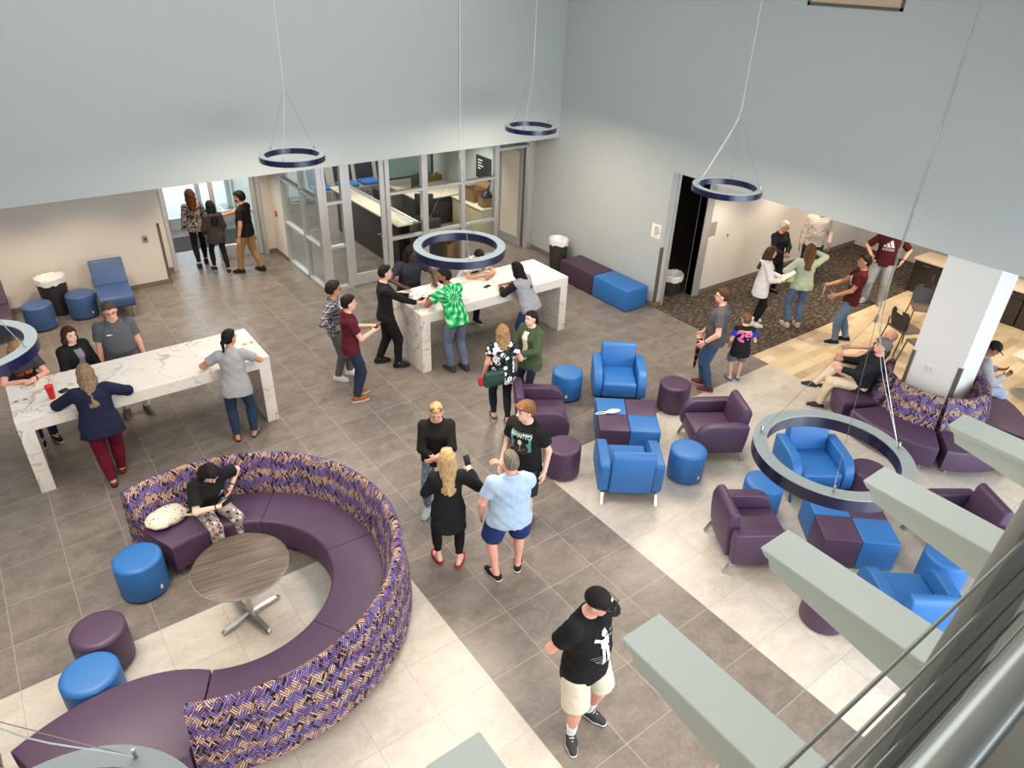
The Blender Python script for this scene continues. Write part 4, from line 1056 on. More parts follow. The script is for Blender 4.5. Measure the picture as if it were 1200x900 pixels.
        if mode == 'flat': fd = nrm(V3(fd[0], fd[1], 0)) if abs(fd[2]) < .97 else TM @ V3(0, 1, 0); nr = V3(0, 0, -1)
        elif mode in ('up', 'hold'): nr = V3(0, 0, 1)
        else: nr = inward
        nr = nrm(nr-(nr@fd)*fd); sd = np.cross(fd, nr)
        th = sd if (sd @ (TM @ V3(0, 1, .2))) > 0 else -sd
        if mode in ('up', 'hold', 'flat'): th = sd if (sd @ inward) > 0 else -sd
        curl = {'relax': 22, 'flat': 5, 'grip': 62, 'hold': 40, 'up': 18, 'fist': 75}[mode]
        kh = k*(1.0 if m else .93)
        pc = wr[i]+fd*.045*kh
        for u in (-.026, 0, .026): f.cap(wr[i]+th*u*.5*kh, wr[i]+fd*.085*kh+th*u*kh, .018*kh, .0145*kh, .012)
        for j, u in enumerate((.033, .0115, -.010, -.031)):
            L = (.072, .080, .075, .058)[j]*kh; p = wr[i]+fd*.088*kh+th*u*kh; d = fd
            for sgi, fr in enumerate((.45, .32, .23)):
                a = R(curl*(.6, 1.0, .8)[sgi]); nd = nrm(d*math.cos(a)+nr*math.sin(a)); p2 = p+nd*L*fr
                f.cap(p, p2, .0092*kh, .0080*kh, .003); p, d = p2, nd
        tb = wr[i]+fd*.025*kh+th*.025*kh; t1 = tb+nrm(fd*.6+th*.75+nr*.3)*.045*kh; t2 = t1+nrm(fd*.9+th*.2+nr*.4)*.032*kh
        f.cap(tb, t1, .0155*kh, .0115*kh, .008); f.cap(t1, t2, .0105*kh, .009*kh, .004)
    f.cap(T(0, -.018, .47), hc-HM @ (V3(0, .012, .05)*k*hs), .058*k*(b**.4)*(1 if m else .86), .052*k*(1 if m else .86), .03)
    s_ = k*hs
    f.ell(Hd(0, -.012, .022), V3(.076, .094, .096)*s_, HM, .02); f.ell(Hd(0, .022, -.048), V3(.060, .070, .070)*s_*V3(b**.4, 1, 1), HM, .03)
    f.ell(Hd(0, .060, -.088), V3(.026, .024, .022)*s_, HM, .025)
    f.cap(Hd(0, .086, .012), Hd(0, .104, -.024), .009*s_, .0135*s_, .012); f.ell(Hd(0, .080, -.060), V3(.026, .014, .012)*s_, HM, .010)
    for sx in (-1, 1):
        f.ell(Hd(sx*.078, -.008, -.010), V3(.012, .022, .032)*s_, HM, .006); f.cap(Hd(sx*.012, .086, .026), Hd(sx*.045, .074, .024), .010*s_, .010*s_, .012)
        f.ell(Hd(sx*.031, .092, .006), V3(.015, .012, .011)*s_, HM, .008, op='s')
    sk = SKIN[skin]
    fmesh('body', f, sk, t)
    # face pieces
    for sx in (-1, 1):
        bm = BM(); bmesh.ops.create_icosphere(bm, subdivisions=2, radius=1.0, matrix=Matrix.Translation(Hd(sx*.031, .079, .006)) @ Matrix.Diagonal((.011*s_, .0085*s_, .0085*s_, 1))); obj('eye', bm, M_EYE, t)
        obj('eyebrow', tube([tuple(Hd(sx*.016, .091, .027)), tuple(Hd(sx*.032, .089, .032)), tuple(Hd(sx*.048, .078, .027))], [.0035*s_, .0042*s_, .002*s_], 6), hairmat(hair[1] if hair[0] != 'bald' else srgb(120, 100, 84)), t)
    obj('mouth', tube([tuple(Hd(-.022, .086, -.059)), tuple(Hd(0, .0945, -.058)), tuple(Hd(.022, .086, -.059))], [.003*s_, .0055*s_, .003*s_], 6), M_LIP if skin not in ('dark', 'brown') else plain('lip_dark', srgb(96, 52, 50), .5), t)
    if glasses:
        bm = BM()
        for sx in (-1, 1):
            add_tube(bm, [tuple(Hd(sx*.032+.021*math.cos(a), .100, .006+.017*math.sin(a))) for a in np.linspace(0, 2*PI, 14)[:-1]], .0022*s_, 5, True); add_tube(bm, [tuple(Hd(sx*.053, .098, .010)), tuple(Hd(sx*.080, .02, .008)), tuple(Hd(sx*.080, -.02, -.002))], .0022*s_, 5)
        add_tube(bm, [tuple(Hd(-.011, .101, .009)), tuple(Hd(.011, .101, .009))], .0022*s_, 5); obj('glasses', bm, M_BLACK, t)
    # ---- hair
    style, hcol = hair[0], hair[1]
    hb = {'light': 0}
    hlo = hc-.45*k; hhi = hc+.22*k
    g = Field(hlo, hhi, .0075)
    face = [((0, .052, .060), nrm(V3(0, .62, -.78))), ((0, 0, -.085), V3(0, 0, -1))]
    side_ = [((0, .030, 0), nrm(V3(0, 1, -.15)))]
    sc_ = lambda L: [(tuple(c*s_ for c in p), n) for p, n in L]
    if style != 'bald':
        thick = {'short': .010, 'buzz': .004, 'curly': .030, 'long': .014, 'pony': .008, 'bob': .018, 'locs': .022, 'wavy': .022, 'sweep': .018}.get(style, .012)
        g.ell(Hd(0, -.014, .026), (V3(.076, .095, .096)+thick)*s_, HM, .01, cut=sc_([((0, .086, .030), nrm(V3(0, .45, -.89))), ((0, .046, -.03), nrm(V3(0, .98, -.25))), ((0, 0, -.094 if style in ('short', 'buzz', 'curly', 'pony', 'sweep') else -.14), V3(0, 0, -1)), ((0, .004, -.052), nrm(V3(0, .62, -.78)))]))
        g.ell(Hd(0, -.036, -.012), V3(.070+thick*.8, .074+thick, .066)*s_, HM, .02, cut=sc_([((0, .030, 0), nrm(V3(0, 1, -.5)))]))
        g.ell(Hd(0, .030, .082), V3(.060+thick*.5, .060, .034+thick*.6)*s_, HM, .02, cut=sc_([((0, 0, -.012), V3(0, 0, -1))]))
        dn = nrm((TM @ V3(0, -.10, -1))*.85+V3(0, 0, -.15)); bk = TM @ V3(0, -1, 0); rt_ = TM @ V3(1, 0, 0)
        if style in ('long', 'wavy', 'locs', 'bob'):
            Lh = hair[2] if len(hair) > 2 else {'long': .30, 'wavy': .24, 'locs': .24, 'bob': .13}[style]
            for u, y0 in ((-.070, .0), (-.062, -.05), (-.035, -.085), (0, -.095), (.035, -.085), (.062, -.05), (.070, .0)):
                a = Hd(u, y0, .03); bpt = Hd(u*1.12, y0*1.05-.01, -.09); c = bpt+dn*(Lh-.06)*k+bk*(.02+.10*abs(Lh-.06)+.25*max(0, .09-abs(u))*(1 if y0 < -.04 else 0))*k
                g.cap(a, bpt, .028*s_, .031*s_, .03); g.cap(bpt, c, .031*s_, (.018 if style != 'locs' else .026)*s_, .03)
        if style == 'pony':
            a = Hd(0, -.105, .015); c = Hd(0, -.135, -.03); e = c+dn*(hair[2] if len(hair) > 2 else .16)*k+bk*.01
            g.cap(a, c, .022*s_, .026*s_, .02); g.cap(c, e, .027*s_, .013*s_, .02)
        if style == 'sweep': g.cap(Hd(-.05, .075, .075), Hd(.05, .085, .070), .026*s_, .022*s_, .02)
        if style in ('curly', 'locs'): g.bumpy(.009*s_, 95/k, 1.3)
        elif style == 'wavy': g.bumpy(.008*s_, 60, .7)
        elif style == 'long': g.bumpy(.0045*s_, 70, .7)
        else: g.bumpy(.0022*s_, 120, .4)
        fmesh('hair', g, hairmat(hcol), t, 1)
    elif hair[1] is not None:
        g.ell(Hd(0, -.014, .006), V3(.082, .100, .060)*s_, HM, .01, cut=sc_([((0, .005, 0), nrm(V3(0, 1, .0))), ((0, 0, .022), V3(0, 0, 1))])); fmesh('hair', g, hairmat(hcol), t)
    if facial: 
        g = Field(hc-.2, hc+.2, .0075); g.ell(Hd(0, .024, -.058), V3(.064, .076, .068)*s_, HM, .01, cut=sc_([((0, 0, .012), V3(0, 0, 1)), ((0, .0, .0), V3(0, -1, .2))])); g.ell(Hd(0, .098, -.058), V3(.028, .03, .010)*s_, HM, .004, op='s'); fmesh('beard', g, hairmat(facial), t)
    # ---- shirt
    style = top[0]; col = top[1]
    hm = hem if hem is not None else {'tee': -.13, 'polo': -.12, 'long': -.11, 'cardigan': -.22, 'hoodie': -.12, 'tunic': -.20, 'jacket': -.14}.get(style, -.09)
    loose = {'tee': .016, 'polo': .016, 'long': .014, 'cardigan': .022, 'hoodie': .026, 'tunic': .020, 'jacket': .026}.get(style, .016)
    if isinstance(style, str) and len(top) > 2 and isinstance(top[2], dict): loose += top[2].get('loose', 0)
    slv = {'tee': .62, 'polo': .62}.get(style, 2.0)
    if len(top) > 2 and isinstance(top[2], dict) and 'sleeve' in top[2]: slv = top[2]['sleeve']
    g = Field(lo-.03, hi+.03, .0095)
    flare = .02 if hm < -.15 else .006
    tb2 = [r for r in tab if r[0] > -.055*k]
    wl = tab[2]; lwp = {'trousers': .016, 'skinny': .006, 'jeans': .013, 'shorts': .030, 'baggy': .030, 'sweat': .024}[bottom[0]]
    hxw = ((.088+.084)*b+lwp-loose+.006)*k; hyd = (.112*b+lwp*.8-loose+.008)*k
    tb2 = [(hm*k, max(wl[1], hxw)+flare*k, max(wl[2], hyd)+flare*k, wl[3])]+([(-.04*k, max(wl[1], hxw)+flare*.5*k, max(wl[2], hyd)+flare*.5*k, wl[3])] if hm < -.05 else [])+[r for r in tb2 if r[0] > max(hm, -.02)*k+.001]
    if hm < -.02: g.loft(pel, TM, tb2, .0, loose, wrinkle=.0035, seed=len(key))
    else: g.loft(pel, TM, tb2, .0, loose, wrinkle=.003, seed=len(key))
    for i in (0, 1):
        g.ell(sh[i], (V3(.050, .054, .050)*b**.6+loose*.7)*k, None, .045)
        if slv <= 1: g.cap(sh[i], el[i], (.054*b**.7+loose)*k, (.050*b**.7+loose*1.1)*k, .03, cutb=slv)
        else:
            g.cap(sh[i], el[i], (.052*b**.7+loose)*k, (.043*b**.7+loose*.9)*k, .03)
            g.cap(el[i], wr[i], (.043*b**.7+loose*.9)*k, (.030+loose*.8)*k, .015, cutb=(slv-1) if slv < 2 else .97)
    if style == 'hoodie': g.cap(T(-.07, -.10, .47), T(.07, -.10, .47), .045*k, .045*k, .04)
    neckcut = T(0, .03 if style in ('tee', 'long') else .02, .505 if style != 'hoodie' else .515)
    g.bumpy(.0022, 34, 1.7)
    shirt_f = g
    x, y, z = g.pts((slice(None),)*3)
    nn = TM @ nrm(V3(0, .38, 1)); g.F = np.maximum(g.F, np.where(np.sqrt((x-neck[0])**2+(y-neck[1])**2+(z-neck[2])**2) < .16*k*max(1, b*.9), (x-neckcut[0])*nn[0]+(y-neckcut[1])*nn[1]+(z-neckcut[2])*nn[2], -1).astype(np.float32))
    tm = topmat or cloth(col)
    shirt = fmesh({'tee': 't_shirt', 'polo': 'polo_shirt', 'long': 'top', 'cardigan': 'cardigan', 'hoodie': 'hoodie', 'tunic': 'tunic', 'jacket': 'jacket'}[style], g, tm, t)
    if sleeves:
        g2 = Field(lo, hi, .0095)
        for i in (0, 1): g2.cap(sh[i]*.92+el[i]*.08, el[i], (.054*b**.7+loose*.9)*k, (.044*b**.7+loose*.8)*k, .02); g2.cap(el[i], wr[i], (.044*b**.7+loose*.8)*k, (.030+loose*.8)*k, .015, cutb=(sleeves[1]-1) if sleeves[1] < 2 else .96) if sleeves[1] > 1 else None
        if sleeves[1] <= 1:
            g2 = Field(lo, hi, .0095)
            for i in (0, 1): g2.cap(sh[i], el[i], (.056*b**.7+loose)*k, (.052*b**.7+loose)*k, .02, cutb=sleeves[1])
        fmesh('sleeves', g2, cloth(sleeves[0]), shirt)
    if style == 'polo':
        g2 = Field(neck-.2, neck+.2, .0075); a0 = neck-TM @ (V3(0, 0, .02)*k)
        g2.cap(T(0, -.016, .488), T(0, .0, .530), .088*k*b**.4, .074*k*b**.4, 0, cuta=0, cutb=1); g2.cap(T(0, -.016, .47), T(0, .006, .55), .074*k*b**.4, .060*k*b**.4, 0, op='s'); g2.cap(T(0, .055, .45), T(0, .075, .54), .022*k, .03*k, 0, op='s'); fmesh('collar', g2, tm, shirt)
    if style in ('cardigan', 'jacket') and len(top) > 2 and isinstance(top[2], dict) and 'inner' in top[2]:
        g2 = Field(lo, hi, .0095); tt = [(r[0], r[1]*.42, r[2], r[3]+.012*k) for r in tab if -.1*k < r[0] < .49*k]; g2.loft(pel, TM, tt, 0, loose+.004); g2.cutplane(T(0, .02, 0), -(TM @ V3(0, 1, 0))); g2.cutplane(T(0, .02, .49), TM @ nrm(V3(0, .5, 1))); fmesh('inner_top', g2, cloth(top[2]['inner']), shirt)
    # ---- bottoms
    bst, bcol = bottom[0], bottom[1]
    g = Field(lo-.02, hi+.02, .0095)
    lw = {'trousers': .016, 'skinny': .006, 'jeans': .013, 'shorts': .030, 'baggy': .030, 'sweat': .024}[bst]
    pt_ = [(r[0], r[1], r[2], r[3]) for r in tab if r[0] < .09*k]
    g.loft(pel, TM if pelvis is None else PM, [(-.10*k, .15*b*k, .10*b*k, -.01*k)]+[r for r in pt_ if r[0] > -.09*k], .03, lw*.7)
    cutk = {'shorts': .92}.get(bst)
    if len(bottom) > 2: cutk = bottom[2]
    for i in (0, 1):
        wid = 1.0
        g.cap(hips[i], knees[i], (.084*b+lw)*k, (.056*b**.6+lw*(1.25 if bst != 'shorts' else 2.0))*k, .035 if bst != 'shorts' else .02, cutb=cutk if cutk and cutk <= 1 else None)
        if not (cutk and cutk <= 1):
            e = ankles[i]+(knees[i]-ankles[i])*(0 if bst != 'skinny' else .12)
            lowr = {'trousers': .050, 'jeans': .046, 'skinny': .006, 'baggy': .062, 'sweat': .046}[bst]
            g.cap(knees[i], ankles[i], (.054*b**.6+lw)*k, (.032+lowr*.55 if bst != 'skinny' else .044)*k, .02, cutb=(cutk-1) if cutk else (.97 if bst != 'skinny' else .88)); 
            if bst in ('skinny', 'jeans', 'trousers'): g.cap(knees[i]*.78+ankles[i]*.22, knees[i]*.50+ankles[i]*.50-(footM[i] @ V3(0, .006, 0))*k, (.054*b**.6+lw)*k, (.048*b**.5+lw)*k, .03)
    if pelvis is None: g.cutplane(T(0, 0, hm+.045), TM @ V3(0, 0, 1))
    g.bumpy(.0028 if bst != 'skinny' else .001, 40, 2.2)
    wm = botmat or cloth(bcol)
    fmesh('shorts' if bst == 'shorts' else 'trousers', g, wm, t)
    # ---- shoes
    st = shoes[0]; scol = cloth(shoes[1], 'shoe_upper', .6, .06)
    for i in (0, 1):
        A = ankles[i]; FM = footM[i]; q = lambda x, y, z: A+FM @ (V3(x, y, z)*k)
        up = FM @ V3(0, 0, 1); g = Field(A-.28*k, A+.28*k, .0065)
        g.cap(q(0, -.045, -.048), q(0, .08, -.048), .043*k, .047*k, .02); g.cap(q(0, .08, -.05), q(0, .150, -.054), .047*k, .036*k, .02)
        if st in ('sneaker', 'boot'): g.cap(q(0, -.02, -.01), q(0, .075, -.04), .046*k, .038*k, .025); g.cap(q(0, -.018, 0), q(0, -.018, .012), .044*k, .042*k, .01, cutb=1)
        elif st == 'slip': g.cap(q(0, -.03, -.02), q(0, .06, -.045), .044*k, .040*k, .02)
        g.cutplane(q(0, 0, -.0845), -up)
        if st in ('flat', 'sandal'):
            g.cutplane(q(0, 0, -.035 if st == 'flat' else -.066), up)
            if st == 'flat': g.ell(q(0, .02, -.03), V3(.034, .075, .03)*k, FM, .004, op='s')
        elif st == 'slip': g.cutplane(q(0, 0, -.012), up @ np.eye(3))
        name = {'sneaker': 'shoe', 'boot': 'boot', 'slip': 'slip_on_shoe', 'flat': 'flat_shoe', 'sandal': 'sandal'}[st]
        so = fmesh(name, g, scol, t)
        if len(shoes) > 2 and so is not None:
            g = Field(A-.28*k, A+.28*k, .0065); g.cap(q(0, -.046, -.055), q(0, .08, -.055), .047*k, .051*k, .02); g.cap(q(0, .08, -.055), q(0, .154, -.058), .051*k, .039*k, .02); g.cutplane(q(0, 0, -.0845), -up); g.cutplane(q(0, 0, -.058), up)
            fmesh('sole', g, cloth(shoes[2], 'shoe_sole', .6, .03), so)
        if st == 'sandal': 
            for sx in (-1, 1): obj('strap', tube([tuple(q(0, .125, -.058)), tuple(q(sx*.03, .06, -.012)), tuple(q(sx*.045, .01, -.055))], .006*k, 6), scol, so)
        if len(shoes) > 3 and so is not None:
            for yy in (.03, .055, .08): obj('lace', tube([tuple(q(-.026, yy, .010-.36*(yy-.02))), tuple(q(0, yy+.010, .028-.40*(yy-.02))), tuple(q(.026, yy, .010-.36*(yy-.02)))], .0055*k, 6), cloth(shoes[3], 'shoe_lace'), so)
        if socks:
            g = Field(A-.2*k, A+.25*k, .0075); kk = nrm(knees[i]-A); g.cap(A-kk*.03*k, A+kk*socks[1]*k, .042*k, .046*k*b**.3, .0, cutb=1); fmesh('sock', g, cloth(socks[0], 'sock'), t)
    t['_'] = 0; del t['_']
    Mw = Matrix.Translation(Vector(pos)) @ Matrix.Rotation(R(head-90), 4, 'Z')
    w = lambda p: Mw @ Vector(p)
    D = dict(root=t, shirt=shirt, f=shirt_f, T=T, TM=TM, Hd=Hd, HM=HM, k=k, hs=s_, wr=wr, el=el, sh=sh, w=w, Mw=Mw, hc=hc, knees=knees, ankles=ankles, hips=hips, pel=pel, head=head, pos=pos)
    PEOPLE[key] = D
    return D
def print_on(D, me, name, mat, cx, cz, back=False, off=.009, label=None, tilt=0.0, cut=1):
    """lay a flat mesh (x right, y up as seen by an onlooker) on the shirt front or back"""
    bm = BM(); bm.from_mesh(me)
    for _ in range(cut): bmesh.ops.subdivide_edges(bm, edges=[e for e in bm.edges if e.calc_length() > .02], cuts=1)
    bmesh.ops.triangulate(bm, faces=bm.faces)
    V = np.array([v.co[:] for v in bm.verts]); 
    s = -1 if not back else 1
    c, sn = math.cos(tilt), math.sin(tilt); X = V[:, 0]*c-V[:, 1]*sn; Z = V[:, 0]*sn+V[:, 1]*c
    k = D['k']; dirv = D['TM'] @ V3(0, 1 if back else -1, 0)
    P = np.array([D['T'](s*x/k+cx, (-.34 if back else .34), z/k+cz) for x, z in zip(X, Z)])
    hit = np.full(len(P), .30)
    for st in np.arange(0, .62, .004)[::-1]:
        q = D['f'].at(P+dirv*st) < 0; hit[q] = st
    for v, p, hh in zip(bm.verts, P, hit): v.co = p+dirv*(hh-off)
    o = obj(name, bm, mat, D['shirt'], False, label, recalc=False); bpy.data.meshes.remove(me) if me.users == 0 else None
    return o
def flat_mesh(polys):
    bm = BM()
    for p in polys: bm.faces.new([bm.verts.new((x, y, 0)) for x, y in p])
    me = bpy.data.meshes.new('flat'); bm.to_mesh(me); bm.free(); return me
def cap_hat(D, mat, brim=True, badge=None):
    HM, Hd, s_ = D['HM'], D['Hd'], D['hs']; g = Field(D['hc']-.25, D['hc']+.25, .0072)
    g.ell(Hd(0, -.012, .026), V3(.091, .110, .100)*s_, HM, .0, cut=[(tuple(V3(0, 0, -.022)*s_), nrm(V3(0, .10, -1)))])
    o = fmesh('cap', g, mat, D['root'])
    g = Field(D['hc']-.25, D['hc']+.3, .0072); g.ell(Hd(0, .108, .022), V3(.082, .100, .03)*s_, HM, .0, cut=[(tuple(V3(0, 0, .004)*s_), nrm(V3(0, .22, 1))), (tuple(V3(0, 0, -.007)*s_), nrm(V3(0, -.22, -1)))]); fmesh('visor', g, mat, o)
    return o
K = srgb
def pat_mat(name, fn, rough=.9):
    t = NT(name); v = t.coord(); t.base(fn(t, v)); t.set(rough, 0, .25); t.bump(t.noise(t.mapping(v, sc=(1, 1, .45)), 9, 3, .5, .6), .4, .02); return t.m
def blobs(t, v, scale, thr, a, b, dist=1.2):
    n = t.noise(v, scale, 1, .4, dist); return t.mix(t.math('GREATER_THAN', n, thr), a, b)
def vor(t, v, scale, thr, a, b, rnd=1.0):
    n = t.add('ShaderNodeTexVoronoi'); t.ln(v, n.inputs['Vector']); n.inputs['Scale'].default_value = scale; n.inputs['Randomness'].default_value = rnd
    return t.mix(t.math('LESS_THAN', n.outputs['Distance'], thr), b, a)
M_FLORAL = pat_mat("white_flower_print", lambda t, v: vor(t, v, 11, .17, K(150, 160, 190), vor(t, v, 11, .46, K(228, 228, 230), blobs(t, v, 18, .60, K(22, 24, 32), K(60, 96, 96)))))
M_GREYFLORAL = pat_mat('grey_leaf_print', lambda t, v: blobs(t, v, 19, .53, K(150, 142, 140), K(34, 32, 38)))
def plaid_fn(base, l1, l2, per=.055):
    def fn(t, v):
        x, y, z = t.sep(v)
        def st(c, o, w): return t.math('LESS_THAN', t.math('FRACT', t.math('ADD', t.math('DIVIDE', c, per), o)), w)
        h = t.math('ADD', x, y)
        c = t.mix(t.math('MULTIPLY', st(z, .0, .34), .55), base, l1); c = t.mix(t.math('MULTIPLY', st(h, .2, .34), .55), c, l1)
        c = t.mix(t.math('MULTIPLY', st(z, .62, .10), .8), c, l2); return t.mix(t.math('MULTIPLY', st(h, .7, .10), .8), c, l2)
    return fn
M_PLAID = pat_mat('grey_plaid_flannel', plaid_fn(K(104, 106, 114), K(44, 46, 56), K(206, 204, 206), .075))
M_CHECK = pat_mat('white_check_shirting', plaid_fn(K(226, 218, 210), K(190, 172, 160), K(130, 110, 104), .05))
def tie(t, v):
    x, y, z = t.sep(t.mapping(v, loc=(.05, 0, -1.34)))
    r = t.math('SQRT', t.math('ADD', t.math('MULTIPLY', x, x), t.math('MULTIPLY', z, z))); a = t.math('ARCTAN2', z, x)
    n = t.noise(v, 9, 3)
    w = t.math('SINE', t.math('MULTIPLY_ADD', a, 15.0, t.math('MULTIPLY_ADD', r, 22.0, t.math('MULTIPLY', n, 7.0))))
    w2 = t.math('SINE', t.math('MULTIPLY_ADD', r, 60.0, t.math('MULTIPLY', n, 6.0)))
    f = t.math('MULTIPLY_ADD', w2, .18, t.math('MULTIPLY_ADD', w, .32, .45))
    return t.ramp(f, [(.10, K(24, 128, 70)), (.42, K(42, 176, 100)), (.70, K(92, 208, 140)), (.92, K(190, 236, 206))])
M_TIEDYE = pat_mat('green_tie_dye', tie)
M_PYJAMA = pat_mat('grey_novelty_print', lambda t, v: vor(t, v, 19, .27, K(34, 28, 34), vor(t, t.mapping(v, loc=(.4, .2, .7)), 15, .22, K(150, 50, 58), vor(t, t.mapping(v, loc=(.1, .8, .3)), 14, .33, K(226, 222, 218), K(160, 154, 152)))))
M_DENIMPRINT = pat_mat('grey_blue_print', lambda t, v: blobs(t, v, 40, .52, K(84, 102, 122), K(140, 152, 164)))
def jeans(c): 
    return pat_mat('denim', lambda t, v: t.ramp(t.noise(t.mapping(v, sc=(1, 1, .5)), 5, 4), [(.3, tuple(x*.78 for x in c[:3])), (.7, tuple(min(1, x*1.25) for x in c[:3]))]))
SN_B = ('sneaker', K(34, 34, 38), K(214, 214, 210)); SN_W = ('sneaker', K(222, 222, 220), K(236, 236, 232))
BLK = K(20, 20, 22)

# 1-3 entrance
D1 = person('e1', 'woman with long auburn hair in grey leaf print top walking out of the entrance', (.82, 11.62, 0), 84, 1.70, 'f', 1.0, 0, 'light', ('wavy', K(88, 46, 32), .26), ('long', BLK), ('skinny', K(24, 24, 28)), ('boot', K(40, 30, 28)),
   feet=((-.09, -.10, 0, 5), (.09, .16, 0, -4)), topmat=M_GREYFLORAL, armR=(.24, .12, .90), h=.009)
D2 = person('e2', 'girl with black hair in dark grey hoodie following at the entrance', (1.06, 11.10, 0), 92, 1.56, 'f', .92, 0, 'light', ('long', K(22, 20, 22), .36), ('hoodie', K(62, 57, 58)), ('skinny', K(26, 26, 30)), SN_B,
   feet=((-.12, .14, 0, 12), (.10, -.22, 0, -10)), hem=-.20, armL=(-.20, .20, .92), armR=(.20, .20, .92), h=.009)
D3 = person('e3', 'man in black polo and khaki trousers pushing the entrance door', (1.60, 10.74, 0), 140, 1.78, 'm', 1.10, .03, 'tan', ('sweep', K(26, 22, 22)), ('polo', BLK), ('trousers', K(160, 128, 88)), ('sneaker', K(34, 32, 32), K(48, 46, 46)),
   feet=((-.10, .20, 0, 8), (.10, -.18, 0, -16)), armR=(.10, .52, 1.16), armL=(-.30, .04, .84), handR='flat', facial=K(40, 32, 30), h=.009)
# left table
D4 = person('t4', 'blonde woman in dark grey T-shirt with orange print leaning on left marble table', (-2.91, 6.30, 0), 283, 1.66, 'f', 1.08, 0, 'pink', ('long', K(168, 130, 90), .34), ('tee', K(64, 64, 70)), ('jeans', K(38, 50, 78)), ('slip', K(30, 30, 32), K(222, 222, 218)),
   lean=22, armL=(-.02, .48, 1.17), armR=(.10, .46, 1.17), elbL=(-1, -.3, -.6), elbR=(1, -.2, -.6), headpitch=14, handL='flat', handR='flat', feet=((-.08, .24, 0, 6), (.10, .20, 0, -6)))
D5 = person('t5', 'girl with long dark brown hair in black zip jacket behind left marble table', (-2.25, 6.20, 0), 296, 1.60, 'f', 1.08, 0, 'pale', ('long', K(70, 42, 32), .30), ('jacket', K(28, 28, 31), {'inner': K(120, 122, 132)}), ('jeans', K(38, 46, 66)), SN_B,
   armL=(-.20, .24, .92), armR=(.20, .24, .92), headpitch=2)
D6 = person('t6', 'man in dark grey polo and white socks standing behind left marble table', (-1.69, 6.26, 0), 268, 1.82, 'm', 1.15, .03, 'pink', ('short', K(88, 68, 56)), ('polo', K(84, 88, 94)), ('shorts', K(54, 58, 70)), ('sneaker', K(112, 110, 106), K(150, 140, 128)),
   socks=(K(232, 232, 230), .10), glasses=True, feet=((-.13, .05, 0, 14), (.13, .0, 0, -14)), headpitch=10, headtilt=4)
D7 = person('t7', 'woman in navy cardigan and maroon trousers with her back to us at left table', (-2.27, 4.66, 0), 86, 1.68, 'f', 1.26, .02, 'pink', ('long', K(142, 118, 94), .36), ('cardigan', K(28, 32, 56)), ('trousers', K(104, 22, 46)), ('slip', K(94, 50, 40)),
   lean=14, feet=((-.06, -.10, 0, 4), (.08, .16, 0, -6)), armL=(-.28, .42, 1.16), armR=(.26, .40, 1.16), elbL=(-1, -.5, -.3), elbR=(1, -.5, -.3), handL='flat', handR='flat', hem=-.17)
D8 = person('t8', 'woman with black ponytail in light grey T-shirt leaning at right end of left table', (-.60, 4.68, 0), 70, 1.69, 'f', 1.06, .01, 'tan', ('pony', K(24, 20, 22), .13), ('tee', K(158, 160, 164)), ('jeans', K(40, 56, 84)), ('sandal', K(34, 28, 28)),
   lean=12, feet=((-.11, -.02, 0, 14), (.13, .04, 0, -14)), armL=(-.30, .36, 1.15), armR=(.22, .40, 1.15), elbL=(-1, -.2, -.5), elbR=(1, -.2, -.5), handL='flat', handR='flat', headyaw=-40, glasses=True, hem=-.17, botmat=jeans(K(46, 62, 92)))
# pair in the middle left
D9 = person('m9', 'young man with curly hair, plaid shirt and hands on hips beside maroon polo man', (1.26, 5.52, 0), -40, 1.71, 'm', .92, 0, 'tan', ('curly', K(40, 28, 24)), ('jacket', K(90, 90, 96), {'inner': K(224, 224, 226)}), ('sweat', K(96, 94, 94)), SN_W,
   armL=(-.19, .08, 1.02), armR=(.19, .04, 1.02), elbL=(-1, -.55, -.1), elbR=(1, -.6, -.1), topmat=M_PLAID, glasses=True, hem=-.10, feet=((-.12, .12, 0, 6), (.10, -.02, 0, -10)), headyaw=22)
D10 = person('m10', 'young man in maroon polo and dark jeans holding something by his chest', (1.17, 4.80, 0), -12, 1.78, 'm', 1.0, 0, 'light', ('short', K(34, 26, 26)), ('polo', K(88, 28, 42)), ('trousers', K(38, 50, 74)), ('sneaker', K(150, 92, 54), K(232, 230, 226)),
   armL=(-.06, .34, 1.16), armR=(.08, .33, 1.14), elbL=(-.6, -.3, -1), elbR=(.6, -.3, -1), handL='hold', handR='hold', feet=((-.10, .06, 0, 8), (.10, .0, 0, 2)), botmat=jeans(K(38, 50, 74)))
# centre table
D11 = person('c11', 'man all in black standing at left end of the centre marble table', (2.12, 5.48, 0), -20, 1.82, 'm', 1.0, 0, 'light', ('buzz', K(26, 22, 22)), ('long', K(26, 26, 28)), ('sweat', K(25, 25, 27)), ('sneaker', K(30, 30, 32), K(40, 40, 42)), socks=(K(226, 226, 226), .10),
   armR=(.12, .50, 1.10), armL=(-.06, .40, 1.16), elbL=(-.5, -.3, -1), elbR=(.6, -.4, -1), handR='flat', handL='hold', feet=((-.10, -.14, 0, 4), (.12, .14, 0, -2)), headyaw=12)
D12 = person('c12', 'dark skinned man with shoulder length locs in navy polo behind centre marble table', (3.0, 6.27, 0), 262, 1.79, 'm', 1.12, .02, 'dark', ('locs', K(26, 20, 21), .24), ('polo', K(44, 46, 58)), ('trousers', K(40, 42, 50)), SN_B,
   lean=10, armL=(-.32, .40, 1.10), armR=(.26, .36, 1.12), elbL=(-1, -.4, -.4), elbR=(1, -.4, -.4), handL='flat', handR='flat', glasses=True, headpitch=12, headyaw=18)
